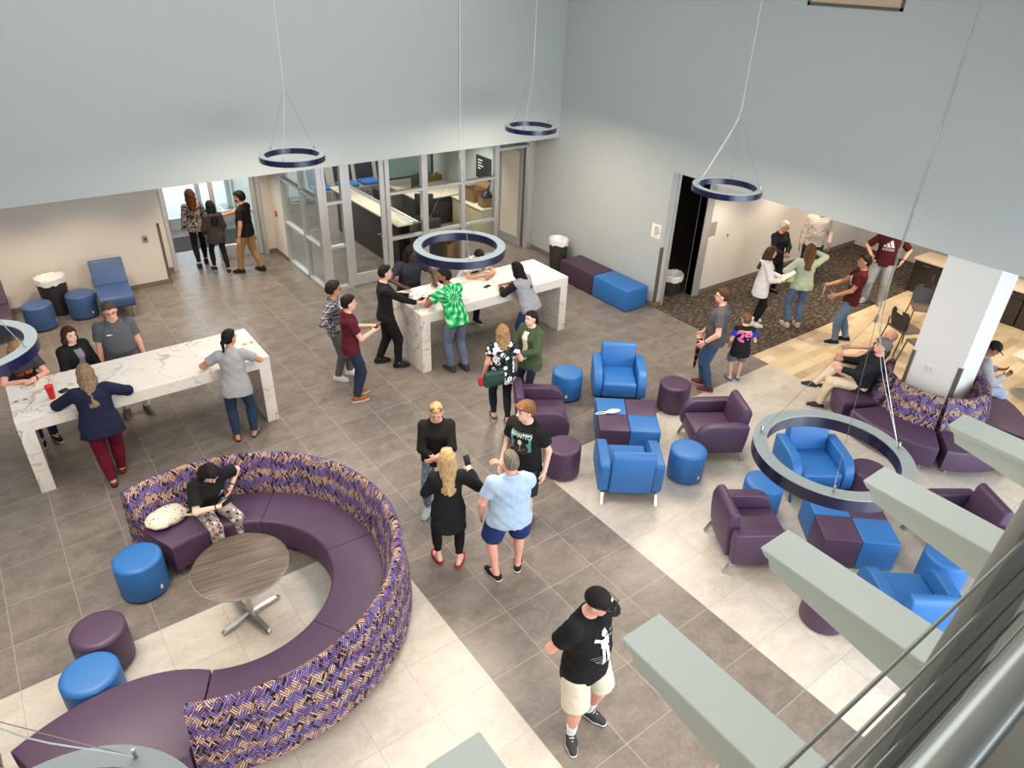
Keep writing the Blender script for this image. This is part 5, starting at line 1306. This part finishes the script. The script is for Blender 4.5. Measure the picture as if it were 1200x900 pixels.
D13 = person('c13', 'man in green tie-dye T-shirt leaning on the centre marble table', (3.0, 4.70, 0), 98, 1.82, 'm', 1.06, .01, 'brown', ('short', K(26, 21, 22)), ('tee', K(34, 160, 90)), ('trousers', K(100, 112, 134)), ('sneaker', K(60, 60, 52), K(80, 78, 66)),
   lean=24, feet=((-.10, .02, 0, 6), (.10, -.10, 0, -4)), armL=(-.16, .50, 1.12), armR=(.12, .52, 1.12), elbL=(-1, -.3, -.5), elbR=(1, -.2, -.5), handL='fist', handR='flat', headyaw=46, topmat=M_TIEDYE, facial=K(30, 24, 24), botmat=jeans(K(100, 112, 134)))
D14 = person('c14', 'man in white T-shirt behind centre table partly hidden by a ring pendant', (4.22, 6.20, 0), 264, 1.74, 'm', 1.06, 0, 'tan', ('short', K(26, 22, 22)), ('tee', K(226, 228, 232)), ('trousers', K(30, 30, 33)), ('sneaker', K(30, 30, 33), K(226, 226, 226)),
   lean=36, armL=(-.10, .62, 1.14), armR=(.02, .60, 1.14), elbL=(-1, -.1, -.6), elbR=(1, -.1, -.6), handL='grip', handR='grip', headpitch=26, feet=((-.10, .14, 0, 8), (.10, -.04, 0, -8)))
D15 = person('c15', 'woman with long black hair in grey top with black sleeves leaning on centre table', (4.45, 4.62, 0), 114, 1.68, 'f', 1.28, .02, 'brown', ('long', K(22, 19, 22), .34), ('tee', K(152, 154, 160), {'sleeve': .12}), ('jeans', K(42, 58, 96)), SN_B,
   lean=26, armL=(-.12, .54, 1.17), armR=(.10, .52, 1.17), elbL=(-1, -.2, -.5), elbR=(1, -.2, -.5), handL='flat', handR='flat', sleeves=(K(30, 30, 34), 1.75), botmat=jeans(K(42, 58, 96)), headyaw=-8)
# floral + green jacket
D16 = person('f16', 'blonde woman in black blouse with white flowers and dark green shoulder bag', (2.70, 3.02, 0), 64, 1.61, 'f', 1.10, .01, 'pink', ('wavy', K(160, 128, 90), .17), ('tee', BLK, {'sleeve': .42, 'loose': .01}), ('skinny', K(34, 40, 56)), ('slip', K(84, 82, 84), K(226, 224, 220)),
   topmat=M_FLORAL, armL=(-.27, .10, .84), armR=(.24, .26, 1.0), elbR=(.8, -.5, -.6), hem=-.16, feet=((-.10, .06, 0, 10), (.10, -.12, 0, -2)))
D17 = person('f17', 'woman with dark ponytail in olive green jacket behind the plum armchair', (3.36, 3.20, 0), 190, 1.62, 'f', 1.04, .0, 'pale', ('pony', K(40, 30, 30), .20), ('jacket', K(72, 88, 64), {'inner': K(230, 216, 196)}), ('skinny', K(36, 40, 56)), SN_B,
   armL=(-.04, .28, 1.05), armR=(.08, .27, 1.00), elbL=(-1, -.2, -.6), elbR=(1, -.2, -.6), hem=-.24, headyaw=-6)
# four talking
D18 = person('g18', 'woman with short blonde hair and sunglasses on her head in black top smiling', (.86, 1.80, 0), 240, 1.66, 'f', 1.06, .0, 'pink', ('short', K(186, 156, 112)), ('long', K(27, 27, 29), {'sleeve': 1.62}), ('skinny', K(90, 106, 122)), ('sneaker', K(196, 200, 196), K(214, 216, 212)),
   armL=(.02, .30, 1.10), armR=(.0, .27, 1.03), elbL=(-1, -.1, -.7), elbR=(1, -.1, -.7), headpitch=16, botmat=M_DENIMPRINT, h=.0066, hem=-.13, feet=((-.09, -.04, 0, 8), (.14, .02, 0, -20)))
D19 = person('g19', 'teenage boy with ginger brown hair in black WANTED T-shirt', (1.64, 1.08, 0), 203, 1.77, 'm', 1.02, .01, 'pale', ('sweep', K(132, 94, 60)), ('tee', K(26, 27, 29), {'loose': .012}), ('shorts', K(40, 42, 48)), ('sneaker', K(122, 78, 62), K(104, 66, 52)),
   headyaw=-34, headpitch=4, armL=(-.27, .02, .86), armR=(.26, .10, .86), h=.0066)
D20 = person('g20', 'woman with long blonde hair in black cardigan, leggings and red flat shoes', (.48, .95, 0), 64, 1.62, 'f', .98, .0, 'pale', ('long', K(196, 168, 124), .34), ('cardigan', K(27, 29, 33)), ('skinny', K(24, 24, 27), 1.78), ('flat', K(176, 24, 40)),
   armR=(.30, .26, 1.22), armL=(-.12, .26, 1.0), elbR=(.7, -.5, -.7), elbL=(-.8, -.4, -.5), handR='hold', feet=((-.12, .06, 0, 20), (.12, -.04, 0, -24)), hem=-.34, h=.0066)
D21 = person('g21', 'heavy man in light blue polo, navy shorts and black slip-on shoes', (.92, .42, 0), 62, 1.74, 'm', 1.24, .05, 'pink', ('buzz', K(128, 120, 110)), ('polo', K(170, 196, 226)), ('shorts', K(36, 56, 112), .86), ('slip', K(28, 28, 30), K(228, 228, 224)),
   armL=(-.30, .10, .86), armR=(-.06, .24, 1.40), elbL=(-.8, -.7, -.2), elbR=(1, -.1, -.8), handR='fist', headyaw=18, feet=((-.13, -.02, 0, 34), (.14, .10, 0, -14)), h=.0066)
D22 = person('cap', 'man in black cap, black T-shirt with white print and khaki shorts standing alone', (.36, -1.42, 0), -86, 1.80, 'm', 1.12, .035, 'pink', ('bald', K(150, 134, 122)), ('tee', K(20, 21, 24), {'loose': .008}), ('shorts', K(206, 202, 184)),
  ('sneaker', K(58, 58, 60), K(224, 224, 220), K(220, 220, 220)), socks=(K(238, 238, 236), .15), feet=((-.15, .0, 0, 14), (.13, .06, 0, -36)), armL=(-.08, -.22, 1.0), armR=(.08, -.22, 1.02), elbL=(-1, -.2, -.7), elbR=(1, -.2, -.7), headyaw=26, headpitch=16, h=.0062, hem=-.15)
# seated girl on the round sofa
D23 = person('s23', 'girl with dark hair in black T-shirt and patterned trousers sitting on the round sofa', (-1.57, 2.86, 0), 283, 1.62, 'f', 1.06, .0, 'pale', ('long', K(28, 21, 23), .30), ('tee', K(27, 27, 30), {'loose': .012, 'sleeve': .75}), ('trousers', K(160, 154, 152)), SN_B,
   pelvis=(0, 0, .60), lean=20, headpitch=34, feet=((-.16, .46, 0, 6), (.15, .44, 0, -6)), armR=(.05, .42, .80), armL=(-.24, .20, .80), elbR=(1, -.1, -.5), elbL=(-1, -.4, -.3), handR='hold', handL='relax', botmat=M_PYJAMA, h=.0066, hem=-.02)
# umbrella man, boy
D24 = person('u24', 'man in charcoal polo and jeans carrying a folded umbrella', (6.11, 1.90, 0), 122, 1.82, 'm', 1.12, .03, 'pink', ('short', K(70, 48, 40)), ('polo', K(78, 78, 80)), ('jeans', K(52, 76, 108)), ('sneaker', K(96, 42, 40), K(190, 170, 160)),
   armL=(-.26, .14, .92), armR=(.22, .22, .86), elbL=(-.6, -.9, -.1), glasses=True, handR='fist', feet=((-.10, -.04, 0, 4), (.10, .08, 0, -8)), botmat=jeans(K(52, 76, 108)))
D25 = person('b25', 'small boy in black vest with pink number over royal blue sleeves', (6.70, 1.80, 0), 46, 1.26, 'm', .98, .0, 'light', ('short', K(112, 84, 62)), ('tee', K(27, 27, 29), {'sleeve': .05, 'loose': .004}), ('shorts', K(104, 108, 122)), ('slip', K(66, 96, 150), K(180, 190, 205)),
   child=True, sleeves=(K(34, 66, 190), .6), hem=-.24, headyaw=26, headpitch=10, armL=(-.24, .14, .90), armR=(.22, .22, 1.0), feet=((-.09, .02, 0, 30), (.10, .08, 0, 0)))
# corridor group
D26 = person('k26', 'young woman in white sweatshirt and black leggings reading a paper', (8.86, 3.02, 0), -40, 1.63, 'f', .98, .0, 'light', ('long', K(82, 54, 42), .32), ('hoodie', K(226, 226, 226)), ('skinny', K(26, 26, 29)), SN_W,
   hem=-.26, armL=(-.02, .34, 1.08), armR=(.14, .30, 1.06), elbL=(-.7, -.3, -1), elbR=(.7, -.3, -1), handL='hold', handR='hold', headpitch=6, h=.009)
D27 = person('k27', 'older woman with short white hair in black top by the corridor wall', (10.5, 3.88, 0), 256, 1.62, 'f', 1.02, .0, 'tan', ('short', K(228, 224, 216)), ('tunic', K(30, 30, 36)), ('trousers', K(28, 28, 34)), ('slip', K(30, 28, 30)),
   armL=(-.02, .30, 1.05), armR=(.05, .28, 1.02), elbL=(-1, -.3, -.6), elbR=(1, -.3, -.6), headyaw=28, headpitch=10, glasses=True, h=.009)
D28 = person('k28', 'woman in pale green top and jeans with a hand raised to her hair', (9.44, 2.55, 0), 42, 1.70, 'f', 1.10, .0, 'light', ('long', K(104, 74, 52), .30), ('long', K(176, 190, 170)), ('jeans', K(88, 112, 146)), ('slip', K(196, 182, 166), K(226, 220, 210)),
   armR=(.13, .16, 1.55), elbR=(1, .1, -.6), armL=(-.20, .22, 1.08), elbL=(-1, -.5, -.4), feet=((-.11, -.02, 0, 30), (.11, .04, 0, 10)), botmat=jeans(K(88, 112, 146)), h=.009)
D29 = person('k29', 'man in white checked shirt with head hidden above the soffit edge', (11.72, 3.80, 0), 225, 1.86, 'm', 1.14, .02, 'tan', ('short', K(110, 90, 74)), ('polo', K(226, 220, 210), {'sleeve': 1.98}), ('trousers', K(40, 46, 66)), ('sneaker', K(50, 40, 36), K(60, 50, 46)), topmat=M_CHECK, armL=(-.28, .10, .90), h=.010)
D30 = person('k30', 'young man in maroon T-shirt and blue jeans standing on the wood floor', (9.60, 1.62, 0), 128, 1.78, 'm', .98, .0, 'tan', ('short', K(30, 24, 24)), ('tee', K(84, 28, 36)), ('jeans', K(104, 126, 154)), ('sneaker', K(30, 30, 32), K(226, 226, 224)),
   lean=-5, armL=(-.16, .30, .98), armR=(.02, .40, 1.12), elbL=(-.6, -.9, -.3), elbR=(.6, -.6, -.8), handR='hold', handL='relax', botmat=jeans(K(104, 126, 154)), feet=((-.10, .10, 0, 8), (.10, -.12, 0, -6)), h=.009)
D31 = person('k31', 'person in maroon striped logo shirt and pale grey jeans under the soffit edge', (11.95, 2.30, 0), 208, 1.84, 'm', 1.04, .0, 'light', ('short', K(60, 46, 40)), ('tee', K(78, 26, 34), {'sleeve': .9}), ('baggy', K(160, 164, 170)), ('sneaker', K(170, 166, 160), K(214, 212, 208)),
   armL=(-.30, .12, .98), armR=(.26, .20, 1.02), elbL=(-1, -.6, -.2), elbR=(1, -.6, -.2), botmat=jeans(K(160, 164, 170)), h=.009, feet=((-.14, .02, 0, 8), (.14, -.04, 0, -20)))
# seated around the column
D32 = person('s32', 'grey haired man in black jacket and beige trousers sitting cross-legged', (7.53, .12, 0), 122, 1.76, 'm', 1.06, .02, 'pink', ('sweep', K(118, 116, 112)), ('jacket', K(32, 33, 38)), ('trousers', K(212, 194, 166)), ('sneaker', K(46, 46, 48), K(196, 192, 186)),
   pelvis=(0, 0, .56), lean=-14, feet=((-.10, .50, .0, 4), (-.02, .66, .30, 20, 10)), knee=((0, .8, .6), (0, .5, .9)), armL=(-.16, .34, .78), armR=(.14, .34, .80), h=.0085, headyaw=12)
D33 = person('s33', 'bald man sitting behind the grey haired man on the banquette', (8.10, .34, 0), 108, 1.68, 'm', 1.08, .03, 'pink', ('bald', None), ('polo', K(92, 88, 78)), ('trousers', K(150, 128, 104)), SN_B,
   pelvis=(0, 0, .56), lean=-20, feet=((-.14, .48, 0, 4), (.14, .48, 0, -4)), armL=(-.20, .36, .74), armR=(.20, .36, .74), h=.009, headyaw=14)
D34 = person('s34', 'man in black cap and grey sweatshirt sitting right of the column', (8.98, -.88, 0), -48, 1.74, 'm', 1.0, .0, 'brown', ('bald', K(30, 26, 26)), ('hoodie', K(158, 160, 166)), ('jeans', K(160, 176, 200)), ('boot', K(120, 58, 40)),
   pelvis=(0, 0, .56), lean=5, headpitch=30, feet=((-.10, .46, 0, 4), (.12, .44, 0, -4)), armL=(-.12, .36, .80), armR=(.12, .36, .80), handL='hold', handR='hold', botmat=jeans(K(160, 176, 200)), h=.009)

# ---------------------------------------------------------------- prints, caps, things people carry
WHITE_P = plain('white_print', (.80, .80, .80, 1), .8, var=.04); GREY_P = plain('grey_print', srgb(130, 132, 138), .8)
cap_hat(D22, cloth(K(24, 24, 26), 'black_twill')); cap_hat(D34, cloth(K(26, 26, 28), 'black_twill_b'))
def poly(*p): return flat_mesh([list(p)])
# capped man: pale figure print with scratchy lines, small white mark on the cap, sunglasses on the visor
fig = [[(-.02, .17), (.02, .17), (.03, .13), (.0, .10), (-.03, .13)], [(-.05, .09), (.05, .10), (.045, .02), (.0, -.02), (-.045, .01)], [(-.10, .13), (-.05, .10), (-.055, .07), (-.11, .10)], [(-.04, .0), (-.005, -.02), (-.012, -.17), (-.035, -.17)], [(.005, -.02), (.04, .0), (.05, -.16), (.025, -.17)]]
print_on(D22, flat_mesh(fig), 'shirt_print', WHITE_P, -.01, .26, cut=2)
bars = [[(-.15+.02*i, -.05-.022*i), (-.03+.01*i, -.06-.022*i), (-.03+.01*i, -.066-.022*i), (-.15+.02*i, -.056-.022*i)] for i in range(5)]+[[(.06, .13-.03*i), (.14, .14-.03*i), (.14, .134-.03*i), (.06, .122-.03*i)] for i in range(3)]
print_on(D22, flat_mesh(bars), 'shirt_print', GREY_P, -.01, .26, cut=2)
def on_head(D, mesh_polys, name, mat, x, y, z, ny, nz, parent=None):
    HM, Hd, s_ = D['HM'], D['Hd'], D['hs']; bm = BM(); n = nrm(V3(0, ny, nz)); u = V3(-1, 0, 0); v = np.cross(n, u)
    for pl_ in mesh_polys:
        bm.faces.new([bm.verts.new(tuple(Hd(*(V3(x, y, z)+u*a+v*b)))) for a, b in pl_])
    return obj(name, bm, mat, D['root'] if parent is None else parent, False, recalc=False)
e = .014
on_head(D22, [[(-e, -e), (-e*.4, -e), (-e*.4, e), (-e, e)], [(e*.4, -e), (e, -e), (e, e), (e*.4, e)], [(-e*.4, -.003), (e*.4, -.003), (e*.4, .004), (-e*.4, .004)]], 'cap_emblem', WHITE_P, 0, .082, .094, .72, .70)
bm = BM(); Hd = D22['Hd']
for sx in (-1, 1): add_tube(bm, [tuple(Hd(sx*.034+.024*math.cos(a), .132-.006*math.sin(a), .056+.018*math.sin(a))) for a in np.linspace(0, 2*PI, 14)[:-1]], .004, 5, True); add_tube(bm, [tuple(Hd(sx*.058, .130, .056)), tuple(Hd(sx*.098, .06, .046)), tuple(Hd(sx*.100, .0, .04))], .003, 5)
add_tube(bm, [tuple(Hd(-.01, .134, .058)), tuple(Hd(.01, .134, .058))], .003, 5)
tag(obj('sunglasses', bm, M_BLACK), 'black sunglasses resting on the visor of the black cap', 'sunglasses').matrix_world = D22['Mw']
bm = BM(); Hd = D18['Hd']
for sx in (-1, 1): add_tube(bm, [tuple(Hd(sx*.034+.024*math.cos(a), .060-.010*math.sin(a), .112+.014*math.sin(a))) for a in np.linspace(0, 2*PI, 14)[:-1]], .004, 5, True); add_tube(bm, [tuple(Hd(sx*.058, .058, .110)), tuple(Hd(sx*.088, .0, .075)), tuple(Hd(sx*.09, -.05, .05))], .003, 5)
tag(obj('sunglasses', bm, M_BLACK), 'dark sunglasses pushed up in the short blonde hair', 'sunglasses').matrix_world = D18['Mw']
# WANTED shirt
TEAL = plain('teal_print', srgb(92, 150, 140), .8)
print_on(D19, poly((-.128, -.11), (.128, -.11), (.128, .13), (-.128, .13)), 'shirt_panel', TEAL, 0, .30, cut=4, off=.008)
print_on(D19, text_mesh('WANTED', .062), 'shirt_lettering', WHITE_P, 0, .388, off=.011)
print_on(D19, poly((-.09, -.13), (.09, -.13), (.10, -.05), (.05, .05), (.0, .075), (-.05, .05), (-.10, -.05)), 'shirt_print', plain('black_print', (.015, .015, .017, 1), .8), 0, .29, cut=3, off=.010)
print_on(D19, poly(*[(.026*math.cos(a), .036*math.sin(a)) for a in np.linspace(0, 2*PI, 13)[:-1]]), 'shirt_print', plain('cream_print', srgb(232, 214, 196), .8), 0, .31, cut=1, off=.013)
print_on(D19, flat_mesh([[(-.10, -.02), (-.02, -.03), (-.02, -.05), (-.10, -.045)], [(.02, -.03), (.10, -.02), (.10, -.045), (.02, -.05)]]), 'shirt_print', plain('rust_print', srgb(140, 52, 40), .8), 0, .26, cut=1, off=.013)
# three stripes shirts
stripes = [[(-.085, -.02), (-.035, -.02), (-.055, .02), (-.085, .008)], [(-.025, -.02), (.025, -.02), (-.012, .062), (-.050, .042)], [(.035, -.02), (.085, -.02), (.030, .104), (-.008, .082)]]
for D, sc_, cx in ((D31, 1.25, 0), (D30, 1.0, .0)):
    print_on(D, flat_mesh([[(x*sc_, y*sc_) for x, y in p] for p in stripes]), 'shirt_logo', WHITE_P, cx, .29, cut=2); print_on(D, text_mesh('adidas', .075*sc_), 'shirt_lettering', WHITE_P, cx, .29-.052*sc_)
# boy's vest
print_on(D25, text_mesh('28', .25, fat=.012), 'vest_number', plain('pink_print', srgb(240, 110, 190), .7), 0, .27, back=True, off=.016); print_on(D25, poly((-.10, -.014), (.10, -.014), (.10, .014), (-.10, .014)), 'vest_name_strip', plain('olive_strip', srgb(190, 190, 110), .7), 0, .42, back=True, off=.014)
# orange print and small chest logos
print_on(D4, flat_mesh([[(-.11, .02), (-.03, .05), (-.02, .0), (-.08, -.05)], [(.0, .06), (.05, .05), (.04, -.02), (.0, -.01)]]), 'shirt_print', plain('orange_red_print', srgb(226, 84, 54), .8), .0, .30, cut=2); print_on(D4, flat_mesh([[(.06, .05), (.11, .02), (.09, -.05), (.05, -.02)]]), 'shirt_print', plain('yellow_print', srgb(236, 170, 60), .8), .0, .30, cut=2)
print_on(D6, poly((-.045, -.006), (.02, -.006), (.02, .008), (-.045, .008)), 'chest_logo', WHITE_P, .075, .36); print_on(D14, flat_mesh([[(-.10, -.05), (.10, -.05), (.06, .05), (-.06, .05)]]), 'shirt_print', plain('navy_print', srgb(40, 44, 64), .8), .0, .30, cut=2)
print_on(D23, flat_mesh([[(-.02, -.06), (.01, -.05), (.03, .03), (.0, .06), (-.03, .0)]]), 'shirt_print', plain('silver_print', srgb(196, 204, 220), .7), -.085, .30, cut=2)
print_on(D10, poly((-.015, -.01), (.015, -.01), (.015, .01), (-.015, .01)), 'chest_logo', WHITE_P, .09, .36)

def carried(name, label, cat, loc, rz=0, group=None): return thing(name, label, cat, loc, rz, group)
# phones in hands
def hand_phone(D, i, label, rot=(0, 0, 0), d=(0, .09, .02)):
    p = D['wr'][i]; f = nrm(D['wr'][i]-D['el'][i]); q = D['w'](p+f*.10+V3(0, 0, .035)); phone(q, 0, label, (R(rot[0]), R(rot[1]), R(rot[2])+R(D['head']-90)))
hand_phone(D20, 1, 'black smartphone held up by the woman with red shoes', (58, 0, 20)); hand_phone(D23, 1, 'smartphone in the lap of the seated girl', (30, 0, 60)); hand_phone(D10, 1, 'smartphone held at chest by maroon polo man', (40, 0, 10))
# papers
def sheet(D, label, off, rot, n=2):
    q = D['w'](np.array(off)*D['k']); t = thing('paper_sheet', label, 'paper', q, 0); t.rotation_euler = (R(rot[0]), R(rot[1]), R(rot[2])+R(D['head']-90))
    bm = BM(); add_box(bm, -.11, .11, -.15, .15, 0, .002); add_box(bm, -.115, .105, -.145, .14, .0025, .004); obj('sheet', bm, M_PAPER, t, False)
    bm = BM()
    for j in range(6): add_box(bm, -.08, .03+.05*((j*7) % 3)/2, .10-j*.036, .106-j*.036, .0042, .0046)
    obj('printed_lines', bm, plain('faint_print', srgb(170, 170, 172), .8), t, False)
sheet(D11, 'open white papers held over the marble table by the man in black', (-.02, .50, 1.20), (28, 0, 20)); sheet(D26, 'white paper in the hands of the woman in white sweatshirt', (.05, .44, 1.16), (40, 0, 0))
# dark green shoulder bag
p = D16['w'](V3(-.16, -.20, .93)*D16['k'])
t = thing('shoulder_bag', 'dark green shoulder bag hanging at the back of the flowered blouse woman', 'bag', p, R(D16['head']-90+14)); GB = leather('bottle_green_leather', srgb(34, 62, 54))
obj('bag_body', prism([(-.15, -.11), (.15, -.11), (.165, .02), (.14, .12), (-.14, .12), (-.165, .02)], -.045, .045, 'y', .02, 3), GB, t); obj('flap', prism([(-.145, .10), (.145, .10), (.12, -.02), (0, -.045), (-.12, -.02)], -.058, -.047, 'y', .004, 1), GB, t)
S = [D16['T'](*q)*1 for q in ((-.16, -.10, .08), (-.05, -.17, .30), (.09, -.12, .47), (.12, .06, .46))]; inv = Matrix.Translation(p).inverted()
Mi = (Matrix.Translation(p) @ Matrix.Rotation(R(D16['head']-90+14), 4, 'Z')).inverted()
obj('shoulder_strap', tube([tuple(Mi @ D16['w'](q)) for q in S], .009, 6), GB, t)
p = D16['w'](D16['wr'][0]+V3(-.03, .02, -.12)); t = thing('red_pouch', 'red pouch in the left hand of the flowered blouse woman', 'pouch', p, 0); obj('pouch_body', lathe([(.015, -.08), (.05, -.07), (.055, .0), (.045, .06), (.012, .075)], 20), plain('red_fabric', srgb(200, 40, 52), .7), t); obj('wrist_loop', tube([(0, 0, .07), (.03, 0, .11), (0, 0, .14), (-.02, 0, .11)], .004, 6, True), plain('red_loop', srgb(170, 30, 44), .7), t)
# umbrella
p = D24['w'](D24['wr'][1]+V3(0, .03, -.06)); t = thing('folded_umbrella', 'folded dark umbrella with red stripes hanging from the charcoal polo man', 'umbrella', p, 0); t.rotation_euler = (R(4), R(-3), 0)
UM = pat_mat('umbrella_cloth', lambda tt, v: tt.mix(tt.math('GREATER_THAN', tt.math('SINE', tt.math('MULTIPLY', tt.sep(v)[2], 46.0)), .45), K(30, 26, 30), K(150, 44, 44)))
obj('canopy', lathe([(.010, -.66), (.022, -.6), (.044, -.22), (.040, -.10), (.016, -.05)], 18), UM, t); obj('ferrule', tube([(0, 0, -.72), (0, 0, -.66)], .005, 8), M_CHROME, t); obj('handle', tube([(0, 0, -.06), (0, 0, .03), (.0, .02, .06), (0, .05, .06), (0, .06, .03)], .011, 10), M_BLACK, t)
# mint bag and lanyard, handbag, tote
p = D28['w'](V3(-.15, .06, 1.05)*D28['k']+V3(-.06, -.1, 0)); t = thing('mint_pouch', 'pale mint green pouch under the arm of the green top woman', 'pouch', p, R(D28['head']-90+20)); MP = plain('mint_fabric', srgb(178, 214, 170), .7)
obj('pouch_body', box(-.11, .11, -.03, .03, -.09, .09, .025, 3), MP, t); obj('zip', tube([(-.09, 0, .092), (.09, 0, .092)], .005, 6), M_CHROME, t)
p = D30['w'](D30['wr'][1]+V3(0, .08, -.02)); t = thing('lanyard', 'white lanyard dangling from the hand of the maroon T-shirt man', 'lanyard', p, 0); obj('cord', tube([(0, 0, .03), (.012, .01, -.10), (.0, .02, -.24), (-.012, .012, -.12), (0, 0, .03)], .006, 6), M_WHITE, t); obj('clip', box(-.014, .014, .012, .028, -.28, -.24, .004, 1), M_CHROME, t)
p = D1['w'](V3(.22, -.06, .98)*D1['k']); t = thing('shoulder_bag', 'dark brown shoulder bag on the woman in grey leaf print top', 'bag', p, R(D1['head']-90)); BB = leather('dark_brown_leather', srgb(48, 38, 36))
obj('bag_body', box(-.06, .06, -.15, .15, -.13, .11, .03, 3), BB, t); obj('shoulder_strap', tube([(0, -.10, .10), (-.03, -.06, .34), (-.07, .0, .47), (-.03, .08, .34), (0, .10, .10)], .009, 6), BB, t)
t = thing('tote_bag', 'cream printed tote bag lying on the plum seat beside the girl', 'bag', (-2.02, 2.92, .445), R(35)); TM_ = pat_mat('cream_printed_canvas', lambda tt, v: vor(tt, v, 17, .16, K(196, 110, 92), vor(tt, tt.mapping(v, loc=(.3, .5, 0)), 13, .20, K(108, 120, 140), K(230, 222, 204))))
g = Field((-.35, -.3, -.02), (.35, .3, .3), .009); g.ell((0, 0, .07), (.21, .16, .075), None, 0); g.ell((.08, -.06, .05), (.14, .12, .06), None, .05); g.ell((-.10, .05, .08), (.10, .10, .05), None, .04); g.bumpy(.006, 40, .8); g.cutplane((0, 0, .002), (0, 0, -1)); fmesh('bag_body', g, TM_, t)
for q in (0, 1): obj('handle', tube([(.12+.03*q, -.08, .07), (.22+.02*q, -.14, .035), (.28, -.20-.02*q, .014), (.20-.03*q, -.22, .018), (.10, -.16, .06)], .011, 8), TM_, t)
# watches and bracelets
for D, i, m in ((D3, 0, M_BLACK), (D24, 0, M_BLACK), (D23, 0, M_BLACK), (D23, 1, M_BLACK), (D31, 0, M_BLACK), (D4, 0, M_BLACK), (D13, 0, M_BLACK)):
    a = D['wr'][i]; d = nrm(a-D['el'][i]); u = nrm(np.cross(d, V3(.3, .2, 1))); v = np.cross(d, u); c = a-d*.03
    obj('wristband', tube([tuple(c+(u*math.cos(q)+v*math.sin(q))*.0335*D['k']) for q in np.linspace(0, 2*PI, 17)[:-1]], .007, 6, True), m, D['root'])
# ================================================================ LIGHT AND CAMERA
def area(name, loc, rot, sx, sy, power, col=(1, 1, 1)):
    l = bpy.data.lights.new(name, 'AREA'); l.shape = 'RECTANGLE'; l.size = sx; l.size_y = sy; l.energy = power; l.color = col
    o = bpy.data.objects.new(name, l); C.objects.link(o); o.location = loc; o.rotation_euler = rot; return o
W = bpy.data.worlds.new('daylight'); bpy.context.scene.world = W; W.use_nodes = True
bg = W.node_tree.nodes['Background']; bg.inputs[0].default_value = (.80, .90, 1.0, 1); bg.inputs[1].default_value = 3.6
COOL = (.86, .93, 1.0); WARM = (1.0, .80, .58); NEUT = (1.0, .95, .89)
area('window_daylight', (4.6, -7.6, 2.2), (R(90), 0, 0), 7.5, 3.6, 330, COOL)
area('upper_wall_fill', (0, -7.7, 5.8), (R(82), 0, 0), 12, 2.2, 15, COOL)  # unseen fill added for the upper walls; no clerestory window is built
area('ceiling_fill', (.5, 2.8, 7.1), (0, 0, 0), 11, 10, 430, (.95, .98, 1.0))  # unseen ceiling-wide fill added to light the floor evenly
def can(x, y, z, p, col=WARM, r=.08, ang=115):
    l = bpy.data.lights.new('downlight', 'SPOT'); l.energy = p; l.color = col; l.spot_size = R(ang); l.spot_blend = .6; l.shadow_soft_size = r
    o = bpy.data.objects.new('downlight', l); C.objects.link(o); o.location = (x, y, z)
for x, y in ((-4.6, 9.6), (-3.0, 9.6), (-1.4, 9.6), (.9, 9.8), (1.3, 10.9)): can(x, y, 2.7, 120)
for x, y in ((3.6, 10.4), (5.6, 10.6), (6.9, 10.6), (5.2, 14.0), (6.9, 14.2), (3.5, 13.0)): can(x, y, 2.7, 150, (1.0, .94, .84))
for x, y in ((9.2, 3.7), (11.2, 3.7), (13.2, 3.7), (9.6, 1.2), (11.6, 1.0), (13.0, .5), (10.2, -1.8)): can(x, y, 2.7, 125)
for x in (-3.4, -1.6, .2, 2.0, 3.8): can(x, -3.75, 7.0, 75, (1, .98, .94), .15, 44)  # unseen spots added above the balcony to brighten fins and railing
area('vestibule_fill', (1.2, 13, 2.7), (0, 0, 0), 1.5, 1.5, 60, COOL)  # unseen fill added to brighten the vestibule and its floor

sc = bpy.context.scene
sc.view_settings.view_transform = 'Standard'; sc.view_settings.look = 'None'; sc.view_settings.gamma = 1; sc.view_settings.use_curve_mapping = False
sc.view_settings.exposure = 0.0
sc.cycles.max_bounces = 8; sc.cycles.diffuse_bounces = 4; sc.cycles.transparent_max_bounces = 12; sc.cycles.caustics_reflective = False; sc.cycles.caustics_refractive = False
sc.cycles.use_denoising = True; sc.cycles.sample_clamp_indirect = 6
yaw, pt, roll = .658276755, .538411, .0399662
f = Vector((math.sin(yaw)*math.cos(pt), math.cos(yaw)*math.cos(pt), -math.sin(pt))); r0 = Vector((math.cos(yaw), -math.sin(yaw), 0)); u0 = r0.cross(f)
rt = math.cos(roll)*r0+math.sin(roll)*u0; up = -math.sin(roll)*r0+math.cos(roll)*u0
cd = bpy.data.cameras.new('camera'); cam = bpy.data.objects.new('camera', cd); C.objects.link(cam)
cd.sensor_width = 36; cd.lens = 826.034/1200*36; cd.clip_start = .02; cd.clip_end = 200
cam.matrix_world = Matrix(((rt.x, up.x, -f.x, -2.6276553), (rt.y, up.y, -f.y, -4.1228379), (rt.z, up.z, -f.z, 5.97588771), (0, 0, 0, 1)))
sc.camera = cam
